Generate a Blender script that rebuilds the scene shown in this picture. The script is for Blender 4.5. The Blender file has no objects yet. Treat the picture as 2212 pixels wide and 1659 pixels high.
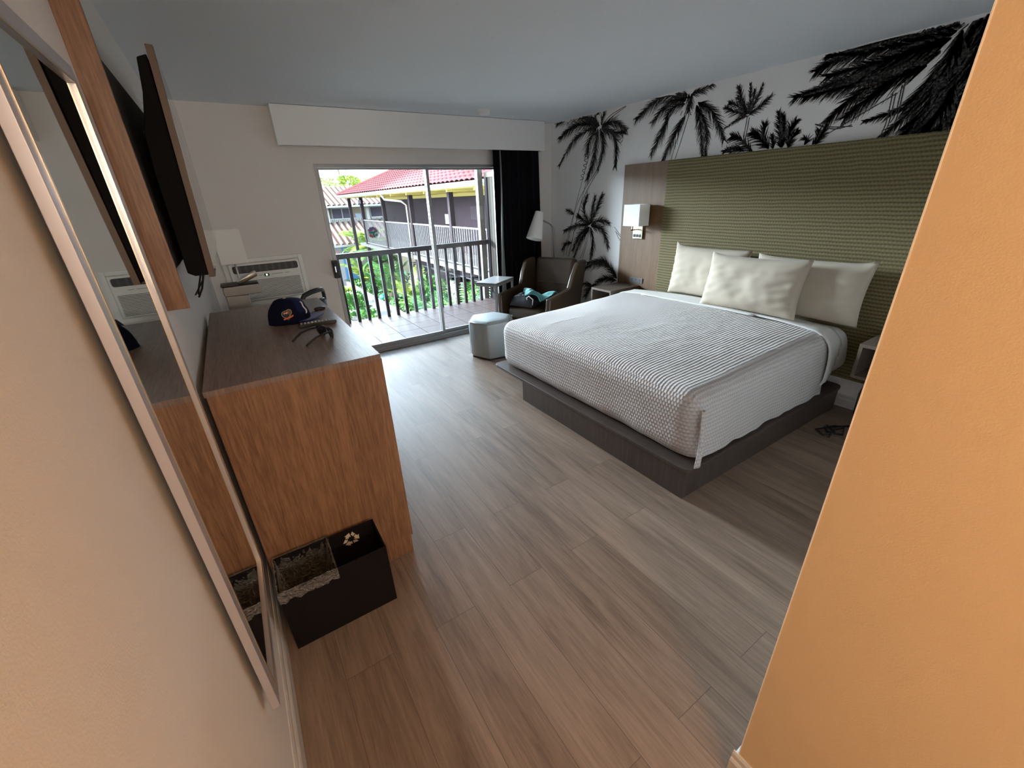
import bpy, bmesh, math, random
from mathutils import Vector, Matrix, noise
from math import sin, cos, pi, radians
sc = bpy.context.scene
COL = sc.collection

# ------------------------------------------------------------------ camera, sky, sun, exposure
RIGHT = Vector((0.83783102, -0.54459869, -0.03809785))
UP = Vector((0.25319829, 0.32580691, 0.91090092))
FWD = Vector((0.4836629, 0.77282736, -0.41086259))
cd = bpy.data.cameras.new('camera'); cam = bpy.data.objects.new('camera', cd); COL.objects.link(cam)
cd.sensor_width = 36.0; cd.sensor_fit = 'HORIZONTAL'; cd.lens = 36.0 * 897.75 / 2212.0
cd.clip_start = 0.02; cd.clip_end = 400
M = Matrix((RIGHT, UP, -FWD)).transposed().to_4x4(); M.translation = Vector((0.2299, -4.8373, 1.6263))
cam.matrix_world = M
sc.camera = cam

world = bpy.data.worlds.new('world'); sc.world = world; world.use_nodes = True
wn = world.node_tree; wn.nodes.clear()
wo = wn.nodes.new('ShaderNodeOutputWorld'); wb = wn.nodes.new('ShaderNodeBackground')
wc = wn.nodes.new('ShaderNodeTexCoord'); ws = wn.nodes.new('ShaderNodeSeparateXYZ'); wr = wn.nodes.new('ShaderNodeValToRGB')
wr.color_ramp.elements[0].position = 0.0; wr.color_ramp.elements[0].color = (0.80, 0.90, 1.0, 1)
wr.color_ramp.elements[1].position = 0.7; wr.color_ramp.elements[1].color = (0.50, 0.72, 1.0, 1)
wn.links.new(wc.outputs['Generated'], ws.inputs[0]); wn.links.new(ws.outputs['Z'], wr.inputs[0])
wn.links.new(wr.outputs[0], wb.inputs[0]); wn.links.new(wb.outputs[0], wo.inputs[0])
wb.inputs[1].default_value = 3.0

def lamp(kind, name, loc, energy, color, direction=None, **kw):
    l = bpy.data.lights.new(name, kind); l.energy = energy; l.color = color
    for k, v in kw.items(): setattr(l, k, v)
    o = bpy.data.objects.new(name, l); COL.objects.link(o); o.location = loc
    if direction: o.rotation_euler = Vector(direction).to_track_quat('-Z', 'Y').to_euler()
    return o
lamp('SUN', 'sun', (0, 0, 20), 3.6, (1.0, 0.93, 0.80), (0.75, 0.06, -0.66), angle=radians(0.6))
# unseen area lamp added in place of open sky to brighten the room
lamp('AREA', 'sky_fill_light', (-3.2, 9.0, 3.70), 4200.0, (0.78, 0.87, 1.0), (0.40, -1.0, -0.16), shape='RECTANGLE', size=15.0, size_y=1.85)
# white fill light added at the far end of the entry, behind the camera
lamp('AREA', 'entry_fill_light', (0.50, -7.85, 1.95), 8.0, (1.0, 0.88, 0.74), (0.03, 1.0, -0.06), shape='RECTANGLE', size=0.6, size_y=0.2)
ENTRY_W = 3.8      # warm ceiling lamp of the entry, see entry_ceiling_lamp below

vs = sc.view_settings
sc.display_settings.display_device = 'sRGB'
vs.view_transform = 'Standard'; vs.look = 'None'; vs.gamma = 1.0; vs.exposure = 2.22; vs.use_curve_mapping = False
sc.cycles.max_bounces = 12; sc.cycles.diffuse_bounces = 10; sc.cycles.glossy_bounces = 4
sc.cycles.transparent_max_bounces = 16; sc.cycles.sample_clamp_indirect = 8.0
sc.cycles.use_denoising = True
sc.cycles.caustics_reflective = False; sc.cycles.caustics_refractive = False

# ------------------------------------------------------------------ mesh helpers
class MB:
    def __init__(s): s.v = []; s.f = []; s.m = []
    def add(s, vs_, fs, m=0):
        n = len(s.v); s.v += [tuple(p) for p in vs_]
        for f in fs: s.f.append(tuple(n + i for i in f)); s.m.append(m)
        return s
    def box(s, x0, x1, y0, y1, z0, z1, m=0):
        return s.add([(x0,y0,z0),(x1,y0,z0),(x1,y1,z0),(x0,y1,z0),(x0,y0,z1),(x1,y0,z1),(x1,y1,z1),(x0,y1,z1)],
                     [(0,3,2,1),(4,5,6,7),(0,1,5,4),(1,2,6,5),(2,3,7,6),(3,0,4,7)], m)
    def prism(s, poly, ax, a0, a1, m=0):
        """poly of 2D points in the two other axes (in xyz order), extruded along ax"""
        def P(p, a):
            return {'x': (a, p[0], p[1]), 'y': (p[0], a, p[1]), 'z': (p[0], p[1], a)}[ax]
        n = len(poly)
        return s.add([P(p, a0) for p in poly] + [P(p, a1) for p in poly],
                     [tuple(range(n))[::-1], tuple(range(n, 2*n))] + [(i, (i+1) % n, n + (i+1) % n, n + i) for i in range(n)], m)
    def tube(s, pts, r, n=8, m=0, cap=True, closed=False, flat=1.0):
        pts = [Vector(p) for p in pts]; k = len(pts); rs = r if isinstance(r, (list, tuple)) else [r]*k
        up = None; base = len(s.v); rings = []
        for i, p in enumerate(pts):
            if closed: t = (pts[(i+1) % k] - pts[i-1])
            else: t = pts[min(i+1, k-1)] - pts[max(i-1, 0)]
            t = t.normalized() if t.length > 1e-9 else Vector((0, 0, 1))
            if up is None: up = Vector((0, 0, 1)) if abs(t.z) < 0.95 else Vector((0, 1, 0))
            a = t.cross(up)
            if a.length < 1e-6: a = t.orthogonal()
            a.normalize(); b = a.cross(t).normalized(); up = b
            rings.append([p + a*cos(2*pi*j/n)*rs[i] + b*sin(2*pi*j/n)*rs[i]*flat for j in range(n)])
        for q in rings: s.v += [tuple(w) for w in q]
        for i in range(k if closed else k-1):
            for j in range(n):
                A = base + i*n; B = base + ((i+1) % k)*n
                s.f.append((A+j, A+(j+1) % n, B+(j+1) % n, B+j)); s.m.append(m)
        if cap and not closed:
            s.f.append(tuple(base+j for j in range(n))[::-1]); s.m.append(m)
            s.f.append(tuple(base+(k-1)*n+j for j in range(n))); s.m.append(m)
        return s
    def lathe(s, prof, n=24, c=(0, 0, 0), m=0, cap=True):
        base = len(s.v); k = len(prof)
        for r, z in prof:
            s.v += [(c[0]+r*cos(2*pi*j/n), c[1]+r*sin(2*pi*j/n), c[2]+z) for j in range(n)]
        for i in range(k-1):
            for j in range(n):
                A = base+i*n; B = A+n
                s.f.append((A+j, A+(j+1) % n, B+(j+1) % n, B+j)); s.m.append(m)
        if cap:
            s.f.append(tuple(base+j for j in range(n))[::-1]); s.m.append(m)
            s.f.append(tuple(base+(k-1)*n+j for j in range(n))); s.m.append(m)
        return s
    def grid(s, fn, nu, nv, m=0, wrapu=False, keep=None):
        base = len(s.v)
        for i in range(nu+1):
            for j in range(nv+1): s.v.append(tuple(fn(i/nu, j/nv)))
        for i in range(nu):
            for j in range(nv):
                if keep and not keep((i+.5)/nu, (j+.5)/nv): continue
                A = base+i*(nv+1)+j
                s.f.append((A, A+nv+1, A+nv+2, A+1)); s.m.append(m)
        return s
    def xf(s, mat):
        s.v = [tuple(mat @ Vector(p)) for p in s.v]; return s
    def merge(s, o, mat=None, m=None):
        n = len(s.v); s.v += [tuple(mat @ Vector(p)) if mat else p for p in o.v]
        s.f += [tuple(n+i for i in f) for f in o.f]; s.m += [m if m is not None else q for q in o.m]; return s
    def build(s, name, mats, parent=None, loc=None, rot=None, smooth=False, bevel=0, sub=0, solid=0, seg=2, weld=False, uv=None, angle=None):
        me = bpy.data.meshes.new(name); me.from_pydata(s.v, [], s.f); me.update()
        if weld:
            bm = bmesh.new(); bm.from_mesh(me); bmesh.ops.remove_doubles(bm, verts=bm.verts, dist=1e-4)
            bmesh.ops.recalc_face_normals(bm, faces=bm.faces); bm.to_mesh(me); bm.free()
        if not isinstance(mats, (list, tuple)): mats = [mats]
        for q in mats: me.materials.append(q)
        if len(mats) > 1 and len(me.polygons) == len(s.m):
            for p, q in zip(me.polygons, s.m): p.material_index = q
        ul = me.uv_layers.new(name='UVMap').data
        for p in me.polygons:
            nx, ny, nz = (abs(c) for c in p.normal)
            for li in p.loop_indices:
                c = me.vertices[me.loops[li].vertex_index].co
                if uv: ul[li].uv = uv(c, p.normal)
                elif nz >= nx and nz >= ny: ul[li].uv = (c.x, c.y)
                elif nx >= ny: ul[li].uv = (c.y, c.z)
                else: ul[li].uv = (c.x, c.z)
        if smooth: me.polygons.foreach_set('use_smooth', [True]*len(me.polygons))
        o = bpy.data.objects.new(name, me); COL.objects.link(o)
        if parent: o.parent = parent
        if loc: o.location = loc
        if rot is not None: o.rotation_euler = (0, 0, rot) if not isinstance(rot, (tuple, list)) else rot
        if solid: md = o.modifiers.new('solid', 'SOLIDIFY'); md.thickness = solid; md.offset = 0
        if bevel:
            md = o.modifiers.new('bevel', 'BEVEL'); md.width = bevel; md.segments = seg; md.limit_method = 'ANGLE'; md.angle_limit = radians(40)
            me.polygons.foreach_set('use_smooth', [True]*len(me.polygons))
            md2 = o.modifiers.new('wn', 'WEIGHTED_NORMAL'); md2.keep_sharp = True
        if sub: md = o.modifiers.new('sub', 'SUBSURF'); md.levels = sub; md.render_levels = sub
        return o
def bx(*a, m=0): return MB().box(*a, m=m)
def tag(o, label, cat, group=None, kind=None):
    o['label'] = label; o['category'] = cat
    if group: o['group'] = group
    if kind: o['kind'] = kind
    return o
def thing(name, label, cat, loc=(0, 0, 0), rz=0, group=None):
    o = bpy.data.objects.new(name, None); COL.objects.link(o); o.location = loc; o.rotation_euler = (0, 0, rz)
    o.empty_display_size = 0.05
    return tag(o, label, cat, group)
def structure(o): o['kind'] = 'structure'; return o
def dup(o, parent=None, loc=None, rot=None):
    c = o.copy(); COL.objects.link(c)
    if parent is not None: c.parent = parent
    if loc is not None: c.location = loc
    if rot is not None: c.rotation_euler = rot
    for ch in list(o.children): dup(ch, c)
    return c
def arc(c, r, a0, a1, n, plane='xz'):
    out = []
    for i in range(n+1):
        a = a0+(a1-a0)*i/n
        out.append((c[0]+r*cos(a), c[1], c[2]+r*sin(a)) if plane == 'xz' else (c[0]+r*cos(a), c[1]+r*sin(a), c[2]))
    return out
def rrect(x0, x1, y0, y1, r, n=5):
    pts = []
    for cx, cy, a in ((x1-r, y0+r, -pi/2), (x1-r, y1-r, 0), (x0+r, y1-r, pi/2), (x0+r, y0+r, pi)):
        for i in range(n+1): pts.append((cx+r*cos(a+pi/2*i/n), cy+r*sin(a+pi/2*i/n)))
    return pts

# ------------------------------------------------------------------ materials
def mat(name, col, rough=0.6, metal=0.0, spec=0.5, var=0.0, vscale=8, bump=0.0, bscale=200, bdet=3, coat=0.0, trans=0.0, sheen=0.0, emis=None, estr=0, sss=0):
    m = bpy.data.materials.new(name); m.use_nodes = True; nt = m.node_tree; b = nt.nodes['Principled BSDF']
    b.inputs['Base Color'].default_value = (*col, 1); b.inputs['Roughness'].default_value = rough
    b.inputs['Metallic'].default_value = metal; b.inputs['Specular IOR Level'].default_value = spec
    b.inputs['Coat Weight'].default_value = coat; b.inputs['Sheen Weight'].default_value = sheen
    if emis: b.inputs['Emission Color'].default_value = (*emis, 1); b.inputs['Emission Strength'].default_value = estr
    uvn = nt.nodes.new('ShaderNodeTexCoord')
    if var:
        n = nt.nodes.new('ShaderNodeTexNoise'); n.inputs['Scale'].default_value = vscale; n.inputs['Detail'].default_value = 4
        r = nt.nodes.new('ShaderNodeMapRange'); r.inputs['To Min'].default_value = 1-var; r.inputs['To Max'].default_value = 1+var
        mx = nt.nodes.new('ShaderNodeMix'); mx.data_type = 'RGBA'; mx.blend_type = 'MULTIPLY'; mx.inputs[0].default_value = 1
        mx.inputs[6].default_value = (*col, 1)
        nt.links.new(uvn.outputs['Object'], n.inputs['Vector']); nt.links.new(n.outputs['Fac'], r.inputs[0]); nt.links.new(r.outputs[0], mx.inputs[7])
        nt.links.new(mx.outputs[2], b.inputs['Base Color'])
    if bump:
        n = nt.nodes.new('ShaderNodeTexNoise'); n.inputs['Scale'].default_value = bscale; n.inputs['Detail'].default_value = bdet
        bp = nt.nodes.new('ShaderNodeBump'); bp.inputs['Strength'].default_value = bump; bp.inputs['Distance'].default_value = 0.002
        nt.links.new(uvn.outputs['Object'], n.inputs['Vector']); nt.links.new(n.outputs['Fac'], bp.inputs['Height']); nt.links.new(bp.outputs[0], b.inputs['Normal'])
    return m
def N(nt, t, **kw):
    n = nt.nodes.new(t)
    for k, v in kw.items(): n.inputs[k].default_value = v
    return n
def wood(name, c1, c2, rough=0.45, gu=1.0, gv=0.06, scale=60, bump=0.15, coat=0.0, rot=0, figure=0.35):
    """grain long along v (UV is metres); gu/gv stretch"""
    m = bpy.data.materials.new(name); m.use_nodes = True; nt = m.node_tree; b = nt.nodes['Principled BSDF']; L = nt.links.new
    b.inputs['Roughness'].default_value = rough; b.inputs['Coat Weight'].default_value = coat; b.inputs['Coat Roughness'].default_value = .25
    tc = N(nt, 'ShaderNodeTexCoord'); mp = N(nt, 'ShaderNodeMapping'); mp.inputs['Scale'].default_value = (gu, gv, 1); mp.inputs['Rotation'].default_value = (0, 0, rot)
    L(tc.outputs['UV'], mp.inputs[0])
    n1 = N(nt, 'ShaderNodeTexNoise', Scale=scale, Detail=6, Roughness=.65, Distortion=.3); L(mp.outputs[0], n1.inputs['Vector'])
    mp2 = N(nt, 'ShaderNodeMapping'); mp2.inputs['Scale'].default_value = (gu*6, gv*2.6, 1); mp2.inputs['Rotation'].default_value = (0, 0, rot); L(tc.outputs['UV'], mp2.inputs[0])
    n2 = N(nt, 'ShaderNodeTexNoise', Scale=3.2 if figure else 1, Detail=3, Distortion=1.2); L(mp2.outputs[0], n2.inputs['Vector'])
    ad = nt.nodes.new('ShaderNodeMix'); ad.data_type = 'FLOAT'; ad.inputs[0].default_value = figure
    L(n1.outputs['Fac'], ad.inputs[2]); L(n2.outputs['Fac'], ad.inputs[3])
    r = N(nt, 'ShaderNodeValToRGB'); r.color_ramp.elements[0].position = .34; r.color_ramp.elements[1].position = .66
    r.color_ramp.elements[0].color = (*c1, 1); r.color_ramp.elements[1].color = (*c2, 1)
    L(ad.outputs[0], r.inputs[0]); L(r.outputs[0], b.inputs['Base Color'])
    bp = N(nt, 'ShaderNodeBump', Strength=bump, Distance=.001); L(n1.outputs['Fac'], bp.inputs['Height']); L(bp.outputs[0], b.inputs['Normal'])
    return m
def floor_mat():
    m = bpy.data.materials.new('vinyl_planks'); m.use_nodes = True; nt = m.node_tree; b = nt.nodes['Principled BSDF']; L = nt.links.new; b.inputs['Specular IOR Level'].default_value = .36
    tc = N(nt, 'ShaderNodeTexCoord'); mp = N(nt, 'ShaderNodeMapping'); mp.inputs['Rotation'].default_value = (0, 0, pi/2)
    L(tc.outputs['UV'], mp.inputs[0])
    br = N(nt, 'ShaderNodeTexBrick', Scale=1.0); br.inputs['Mortar Size'].default_value = .0012; br.inputs['Mortar Smooth'].default_value = .4
    br.inputs['Brick Width'].default_value = 1.22; br.inputs['Row Height'].default_value = .182; br.offset = .37
    br.inputs['Color1'].default_value = (0, 0, 0, 1); br.inputs['Color2'].default_value = (1, 1, 1, 1); br.inputs['Mortar'].default_value = (.5, .5, .5, 1)
    L(mp.outputs[0], br.inputs[0])
    # per-plank shift of the grain
    cx = N(nt, 'ShaderNodeVectorMath'); cx.operation = 'SCALE'; cx.inputs[3].default_value = 3.0; L(br.outputs['Color'], cx.inputs[0])
    va = N(nt, 'ShaderNodeVectorMath'); va.operation = 'ADD'; L(tc.outputs['UV'], va.inputs[0]); L(cx.outputs[0], va.inputs[1])
    m1 = N(nt, 'ShaderNodeMapping'); m1.inputs['Scale'].default_value = (1, .04, 1); L(va.outputs[0], m1.inputs[0])
    n1 = N(nt, 'ShaderNodeTexNoise', Scale=115, Detail=9, Roughness=.75, Distortion=.5); L(m1.outputs[0], n1.inputs['Vector'])
    m2 = N(nt, 'ShaderNodeMapping'); m2.inputs['Scale'].default_value = (5, .45, 1); L(va.outputs[0], m2.inputs[0])
    n2 = N(nt, 'ShaderNodeTexNoise', Scale=2.6, Detail=5, Roughness=.6, Distortion=.8); L(m2.outputs[0], n2.inputs['Vector'])
    mx = nt.nodes.new('ShaderNodeMix'); mx.data_type = 'FLOAT'; mx.inputs[0].default_value = .5; L(n1.outputs['Fac'], mx.inputs[2]); L(n2.outputs['Fac'], mx.inputs[3])
    ma = N(nt, 'ShaderNodeMath'); ma.operation = 'MULTIPLY_ADD'; ma.inputs[1].default_value = .10; L(br.outputs['Color'], ma.inputs[0]); L(mx.outputs[0], ma.inputs[2])
    r = N(nt, 'ShaderNodeValToRGB'); e = r.color_ramp.elements; e[0].position = .33; e[0].color = (.090, .056, .037, 1); e[1].position = .72; e[1].color = (.32, .235, .175, 1)
    q = e.new(.5); q.color = (.195, .136, .098, 1)
    L(ma.outputs[0], r.inputs[0])
    dk = nt.nodes.new('ShaderNodeMix'); dk.data_type = 'RGBA'; dk.blend_type = 'MIX'; dk.inputs[7].default_value = (.06, .042, .032, 1)
    mf = N(nt, 'ShaderNodeMath'); mf.operation = 'MULTIPLY'; mf.inputs[1].default_value = .75; L(br.outputs['Fac'], mf.inputs[0])
    L(mf.outputs[0], dk.inputs[0]); L(r.outputs[0], dk.inputs[6]); L(dk.outputs[2], b.inputs['Base Color'])
    rr = N(nt, 'ShaderNodeMapRange'); rr.inputs['To Min'].default_value = .40; rr.inputs['To Max'].default_value = .56; L(n1.outputs['Fac'], rr.inputs[0]); L(rr.outputs[0], b.inputs['Roughness'])
    bp = N(nt, 'ShaderNodeBump', Strength=.25, Distance=.0008); L(n1.outputs['Fac'], bp.inputs['Height']); L(bp.outputs[0], b.inputs['Normal'])
    return m
def pattern(name, col, col2, kind, su, sv, rough=.8, bump=.6, dist=.002, sheen=0.0):
    """woven relief in UV metres: 'waffle' cells su x sv, 'rib' rows sv with beads su"""
    m = bpy.data.materials.new(name); m.use_nodes = True; nt = m.node_tree; b = nt.nodes['Principled BSDF']; L = nt.links.new
    b.inputs['Roughness'].default_value = rough; b.inputs['Sheen Weight'].default_value = sheen; b.inputs['Specular IOR Level'].default_value = .25
    tc = N(nt, 'ShaderNodeTexCoord'); nz = N(nt, 'ShaderNodeTexNoise', Scale=9, Detail=2); L(tc.outputs['UV'], nz.inputs['Vector'])
    sp = N(nt, 'ShaderNodeSeparateXYZ')
    ds = N(nt, 'ShaderNodeVectorMath'); ds.operation = 'SCALE'; ds.inputs[3].default_value = .012; L(nz.outputs['Color'], ds.inputs[0])
    ad = N(nt, 'ShaderNodeVectorMath'); L(tc.outputs['UV'], ad.inputs[0]); L(ds.outputs[0], ad.inputs[1]); L(ad.outputs[0], sp.inputs[0])
    def wave(src, per, ph=None):
        k = N(nt, 'ShaderNodeMath'); k.operation = 'MULTIPLY'; k.inputs[1].default_value = 2*pi/per; L(src, k.inputs[0]); o = k.outputs[0]
        if ph is not None:
            a = N(nt, 'ShaderNodeMath'); a.operation = 'ADD'; L(o, a.inputs[0]); L(ph, a.inputs[1]); o = a.outputs[0]
        s = N(nt, 'ShaderNodeMath'); s.operation = 'SINE'; L(o, s.inputs[0]); return s.outputs[0]
    if kind == 'rib':
        fl = N(nt, 'ShaderNodeMath'); fl.operation = 'DIVIDE'; fl.inputs[1].default_value = sv; L(sp.outputs[1], fl.inputs[0])
        fr_ = N(nt, 'ShaderNodeMath'); fr_.operation = 'FLOOR'; L(fl.outputs[0], fr_.inputs[0])
        ph = N(nt, 'ShaderNodeMath'); ph.operation = 'MULTIPLY'; ph.inputs[1].default_value = pi; L(fr_.outputs[0], ph.inputs[0])
        a = wave(sp.outputs[1], sv); c = wave(sp.outputs[0], su, ph.outputs[0])
        wt = .35
    else:
        fl = N(nt, 'ShaderNodeMath'); fl.operation = 'DIVIDE'; fl.inputs[1].default_value = sv; L(sp.outputs[1], fl.inputs[0])
        fr_ = N(nt, 'ShaderNodeMath'); fr_.operation = 'FLOOR'; L(fl.outputs[0], fr_.inputs[0])
        ph = N(nt, 'ShaderNodeMath'); ph.operation = 'MULTIPLY'; ph.inputs[1].default_value = pi; L(fr_.outputs[0], ph.inputs[0])
        a = wave(sp.outputs[1], sv); c = wave(sp.outputs[0], su, ph.outputs[0])
        wt = .8
    h = N(nt, 'ShaderNodeMath'); h.operation = 'MULTIPLY_ADD'; h.inputs[1].default_value = wt; L(c, h.inputs[0]); L(a, h.inputs[2])
    mr = N(nt, 'ShaderNodeMapRange'); mr.inputs['From Min'].default_value = -1-wt; mr.inputs['From Max'].default_value = 1+wt; L(h.outputs[0], mr.inputs[0])
    mx = nt.nodes.new('ShaderNodeMix'); mx.data_type = 'RGBA'; mx.inputs[6].default_value = (*col2, 1); mx.inputs[7].default_value = (*col, 1)
    L(mr.outputs[0], mx.inputs[0]); L(mx.outputs[2], b.inputs['Base Color'])
    bp = N(nt, 'ShaderNodeBump', Strength=bump, Distance=dist); L(mr.outputs[0], bp.inputs['Height']); L(bp.outputs[0], b.inputs['Normal'])
    return m
def tiles_mat(name, col, grout, size, rough):
    m = bpy.data.materials.new(name); m.use_nodes = True; nt = m.node_tree; b = nt.nodes['Principled BSDF']; L = nt.links.new
    b.inputs['Specular IOR Level'].default_value = .16
    tc = N(nt, 'ShaderNodeTexCoord'); mp = N(nt, 'ShaderNodeMapping'); mp.inputs['Location'].default_value = (-.27, -.02, 0); L(tc.outputs['UV'], mp.inputs[0])
    br = N(nt, 'ShaderNodeTexBrick', Scale=1.0); br.offset = 0; br.inputs['Mortar Size'].default_value = .005; br.inputs['Brick Width'].default_value = size; br.inputs['Row Height'].default_value = size
    br.inputs['Color1'].default_value = (*[c*.92 for c in col], 1); br.inputs['Color2'].default_value = (*[min(1, c*1.08) for c in col], 1); br.inputs['Mortar'].default_value = (*grout, 1)
    L(mp.outputs[0], br.inputs[0]); L(br.outputs['Color'], b.inputs['Base Color'])
    rm = N(nt, 'ShaderNodeMapRange'); rm.inputs['To Min'].default_value = rough; rm.inputs['To Max'].default_value = .8; L(br.outputs['Fac'], rm.inputs[0]); L(rm.outputs[0], b.inputs['Roughness'])
    bp = N(nt, 'ShaderNodeBump', Strength=.5, Distance=.002); bp.invert = True; L(br.outputs['Fac'], bp.inputs['Height']); L(bp.outputs[0], b.inputs['Normal'])
    return m
def glass_mat(name, tint=(.93, .96, .95), ior=1.38):
    m = bpy.data.materials.new(name); m.use_nodes = True; nt = m.node_tree; nt.nodes.clear(); L = nt.links.new
    o = N(nt, 'ShaderNodeOutputMaterial'); mx = nt.nodes.new('ShaderNodeMixShader'); t = N(nt, 'ShaderNodeBsdfTransparent'); g = N(nt, 'ShaderNodeBsdfGlossy')
    t.inputs[0].default_value = (*tint, 1); g.inputs['Roughness'].default_value = .02; fz = N(nt, 'ShaderNodeFresnel'); fz.inputs[0].default_value = ior
    L(fz.outputs[0], mx.inputs[0]); L(t.outputs[0], mx.inputs[1]); L(g.outputs[0], mx.inputs[2]); L(mx.outputs[0], o.inputs[0]); return m
def boards(name, col, dark, per, rough=.7):
    """vertical board siding: grooves every per metres along u"""
    m = bpy.data.materials.new(name); m.use_nodes = True; nt = m.node_tree; b = nt.nodes['Principled BSDF']; L = nt.links.new
    b.inputs['Roughness'].default_value = rough; b.inputs['Specular IOR Level'].default_value = .12
    tc = N(nt, 'ShaderNodeTexCoord'); sp = N(nt, 'ShaderNodeSeparateXYZ'); L(tc.outputs['UV'], sp.inputs[0])
    d = N(nt, 'ShaderNodeMath'); d.operation = 'DIVIDE'; d.inputs[1].default_value = per; L(sp.outputs[0], d.inputs[0])
    f = N(nt, 'ShaderNodeMath'); f.operation = 'FRACT'; L(d.outputs[0], f.inputs[0])
    g = N(nt, 'ShaderNodeMath'); g.operation = 'LESS_THAN'; g.inputs[1].default_value = .14; L(f.outputs[0], g.inputs[0])
    mx = nt.nodes.new('ShaderNodeMix'); mx.data_type = 'RGBA'; mx.inputs[6].default_value = (*col, 1); mx.inputs[7].default_value = (*dark, 1)
    L(g.outputs[0], mx.inputs[0]); L(mx.outputs[2], b.inputs['Base Color'])
    bp = N(nt, 'ShaderNodeBump', Strength=.6, Distance=.006); bp.invert = True; L(g.outputs[0], bp.inputs['Height']); L(bp.outputs[0], b.inputs['Normal'])
    return m
W = {}
W['wall'] = mat('wall_paint', (.77, .735, .705), .75, bump=.25, bscale=260, var=.02)
W['wall_white'] = mat('mural_paper', (.88, .88, .87), .7, bump=.1, bscale=300)
W['ceil'] = mat('ceiling_paint', (.74, .785, .83), .85, bump=.5, bscale=220, bdet=5)
W['hall'] = mat('hall_paint_lamplit', (.70, .54, .34), .62, bump=.2, bscale=300)  # entry lamp's orange glow mixed into this wall's colour
W['hall_left'] = W['wall']
W['bead'] = mat('corner_bead', (.85, .85, .83), .5)
W['floor'] = floor_mat()
W['white'] = mat('white_paint', (.86, .86, .85), .45)
W['base'] = mat('baseboard_paint', (.62, .60, .57), .35)
W['oak'] = wood('walnut_laminate', (.115, .050, .024), (.31, .165, .085), .42, scale=130)
W['oak_skylit'] = wood('walnut_laminate_skylit', (.12, .082, .067), (.26, .185, .155), .46, scale=130)  # walnut greyed for tops, cool reflected daylight put into the colour
W['plat'] = wood('dark_laminate', (.056, .040, .034), (.095, .072, .060), .42, scale=60, bump=.08)
W['tan'] = wood('tan_laminate', (.110, .056, .022), (.195, .110, .048), .55, scale=95, gv=.05)
W['tan2'] = wood('nightstand_laminate', (.085, .062, .045), (.145, .108, .080), .5, scale=80, rot=pi/2)
W['green'] = pattern('olive_weave', (.25, .205, .10), (.09, .075, .034), 'rib', .022, .026, .75, .8, .003, sheen=.1)
W['cover'] = pattern('waffle_cotton', (.67, .625, .60), (.44, .415, .405), 'waffle', .021, .023, .85, .9, .0045, sheen=.05)
W['sheet'] = mat('white_sheet', (.70, .69, .66), .85, spec=.2, bump=.25, bscale=35, bdet=4, sheen=.1)
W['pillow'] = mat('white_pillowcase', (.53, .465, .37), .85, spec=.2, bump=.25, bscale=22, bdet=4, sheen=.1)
W['alu'] = mat('aluminium', (.62, .62, .62), .33, metal=.9)
W['alud'] = mat('anodised_frame', (.36, .36, .36), .4, metal=.6)
W['alus'] = mat('silver_frame', (.52, .50, .53), .38, metal=.55)
W['chrome'] = mat('chrome', (.8, .8, .8), .12, metal=1)
W['brass'] = mat('brushed_nickel', (.70, .66, .52), .25, metal=1)
W['black'] = mat('black_plastic', (.012, .012, .013), .4)
W['blackm'] = mat('black_matte', (.02, .018, .017), .6)
W['bin'] = mat('black_leatherette', (.007, .005, .005), .8, spec=.15, bump=.3, bscale=400)
W['screen'] = mat('tv_screen', (.008, .008, .010), .06, spec=.8)
W['bezel'] = mat('tv_bezel', (.085, .050, .030), .5, metal=0)
W['mirror'] = mat('mirror_glass', (.82, .86, .84), .015, metal=1)
W['glass'] = glass_mat('door_glass')
W['leather'] = mat('brown_leather', (.050, .031, .017), .34, var=.5, vscale=6, bump=.3, bscale=120, coat=.15)
W['vinyl'] = mat('grey_vinyl', (.34, .38, .39), .42, bump=.15, bscale=160)
W['teal'] = mat('teal_towel', (.055, .27, .27), .9, bump=.6, bscale=400, sheen=.3)
W['navy'] = mat('navy_cap_cloth', (.004, .006, .022), .9, spec=.15, bump=.4, bscale=600)
W['blue'] = mat('blue_cap_cloth', (.012, .035, .22), .8, bump=.4, bscale=600, sheen=.2)
W['curtain'] = mat('black_curtain', (.004, .004, .007), .9, spec=.2, bump=.2, bscale=500)
W['lining'] = mat('curtain_lining', (.26, .27, .27), .9)
W['shade'] = mat('lamp_shade_linen', (.90, .90, .87), .8, bump=.25, bscale=500)
W['acw'] = mat('ac_plastic', (.82, .83, .81), .45)
W['acd'] = mat('ac_dark', (.03, .03, .032), .5)
W['led'] = mat('green_led', (.1, .9, .2), .5, emis=(.25, 1, .35), estr=3)
W['beigeplastic'] = mat('silver_plastic', (.33, .31, .29), .38, metal=.25)
W['tvback'] = mat('tv_back_plastic', (.008, .008, .008), .85, spec=.08)
W['paint_dark'] = mat('railing_paint', (.016, .012, .013), .6, spec=.2)
W['tile'] = tiles_mat('terracotta_tile', (.095, .062, .055), (.014, .012, .012), .32, .42)
W['ink'] = mat('mural_ink', (.018, .017, .018), .8)
nt_ = W['ink'].node_tree; n1_ = nt_.nodes.new('ShaderNodeTexNoise'); n1_.inputs['Scale'].default_value = 85; n1_.inputs['Detail'].default_value = 5
r1_ = nt_.nodes.new('ShaderNodeValToRGB'); r1_.color_ramp.elements[0].position = .42; r1_.color_ramp.elements[0].color = (.014, .013, .014, 1); r1_.color_ramp.elements[1].position = .72; r1_.color_ramp.elements[1].color = (.16, .155, .15, 1)
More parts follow.
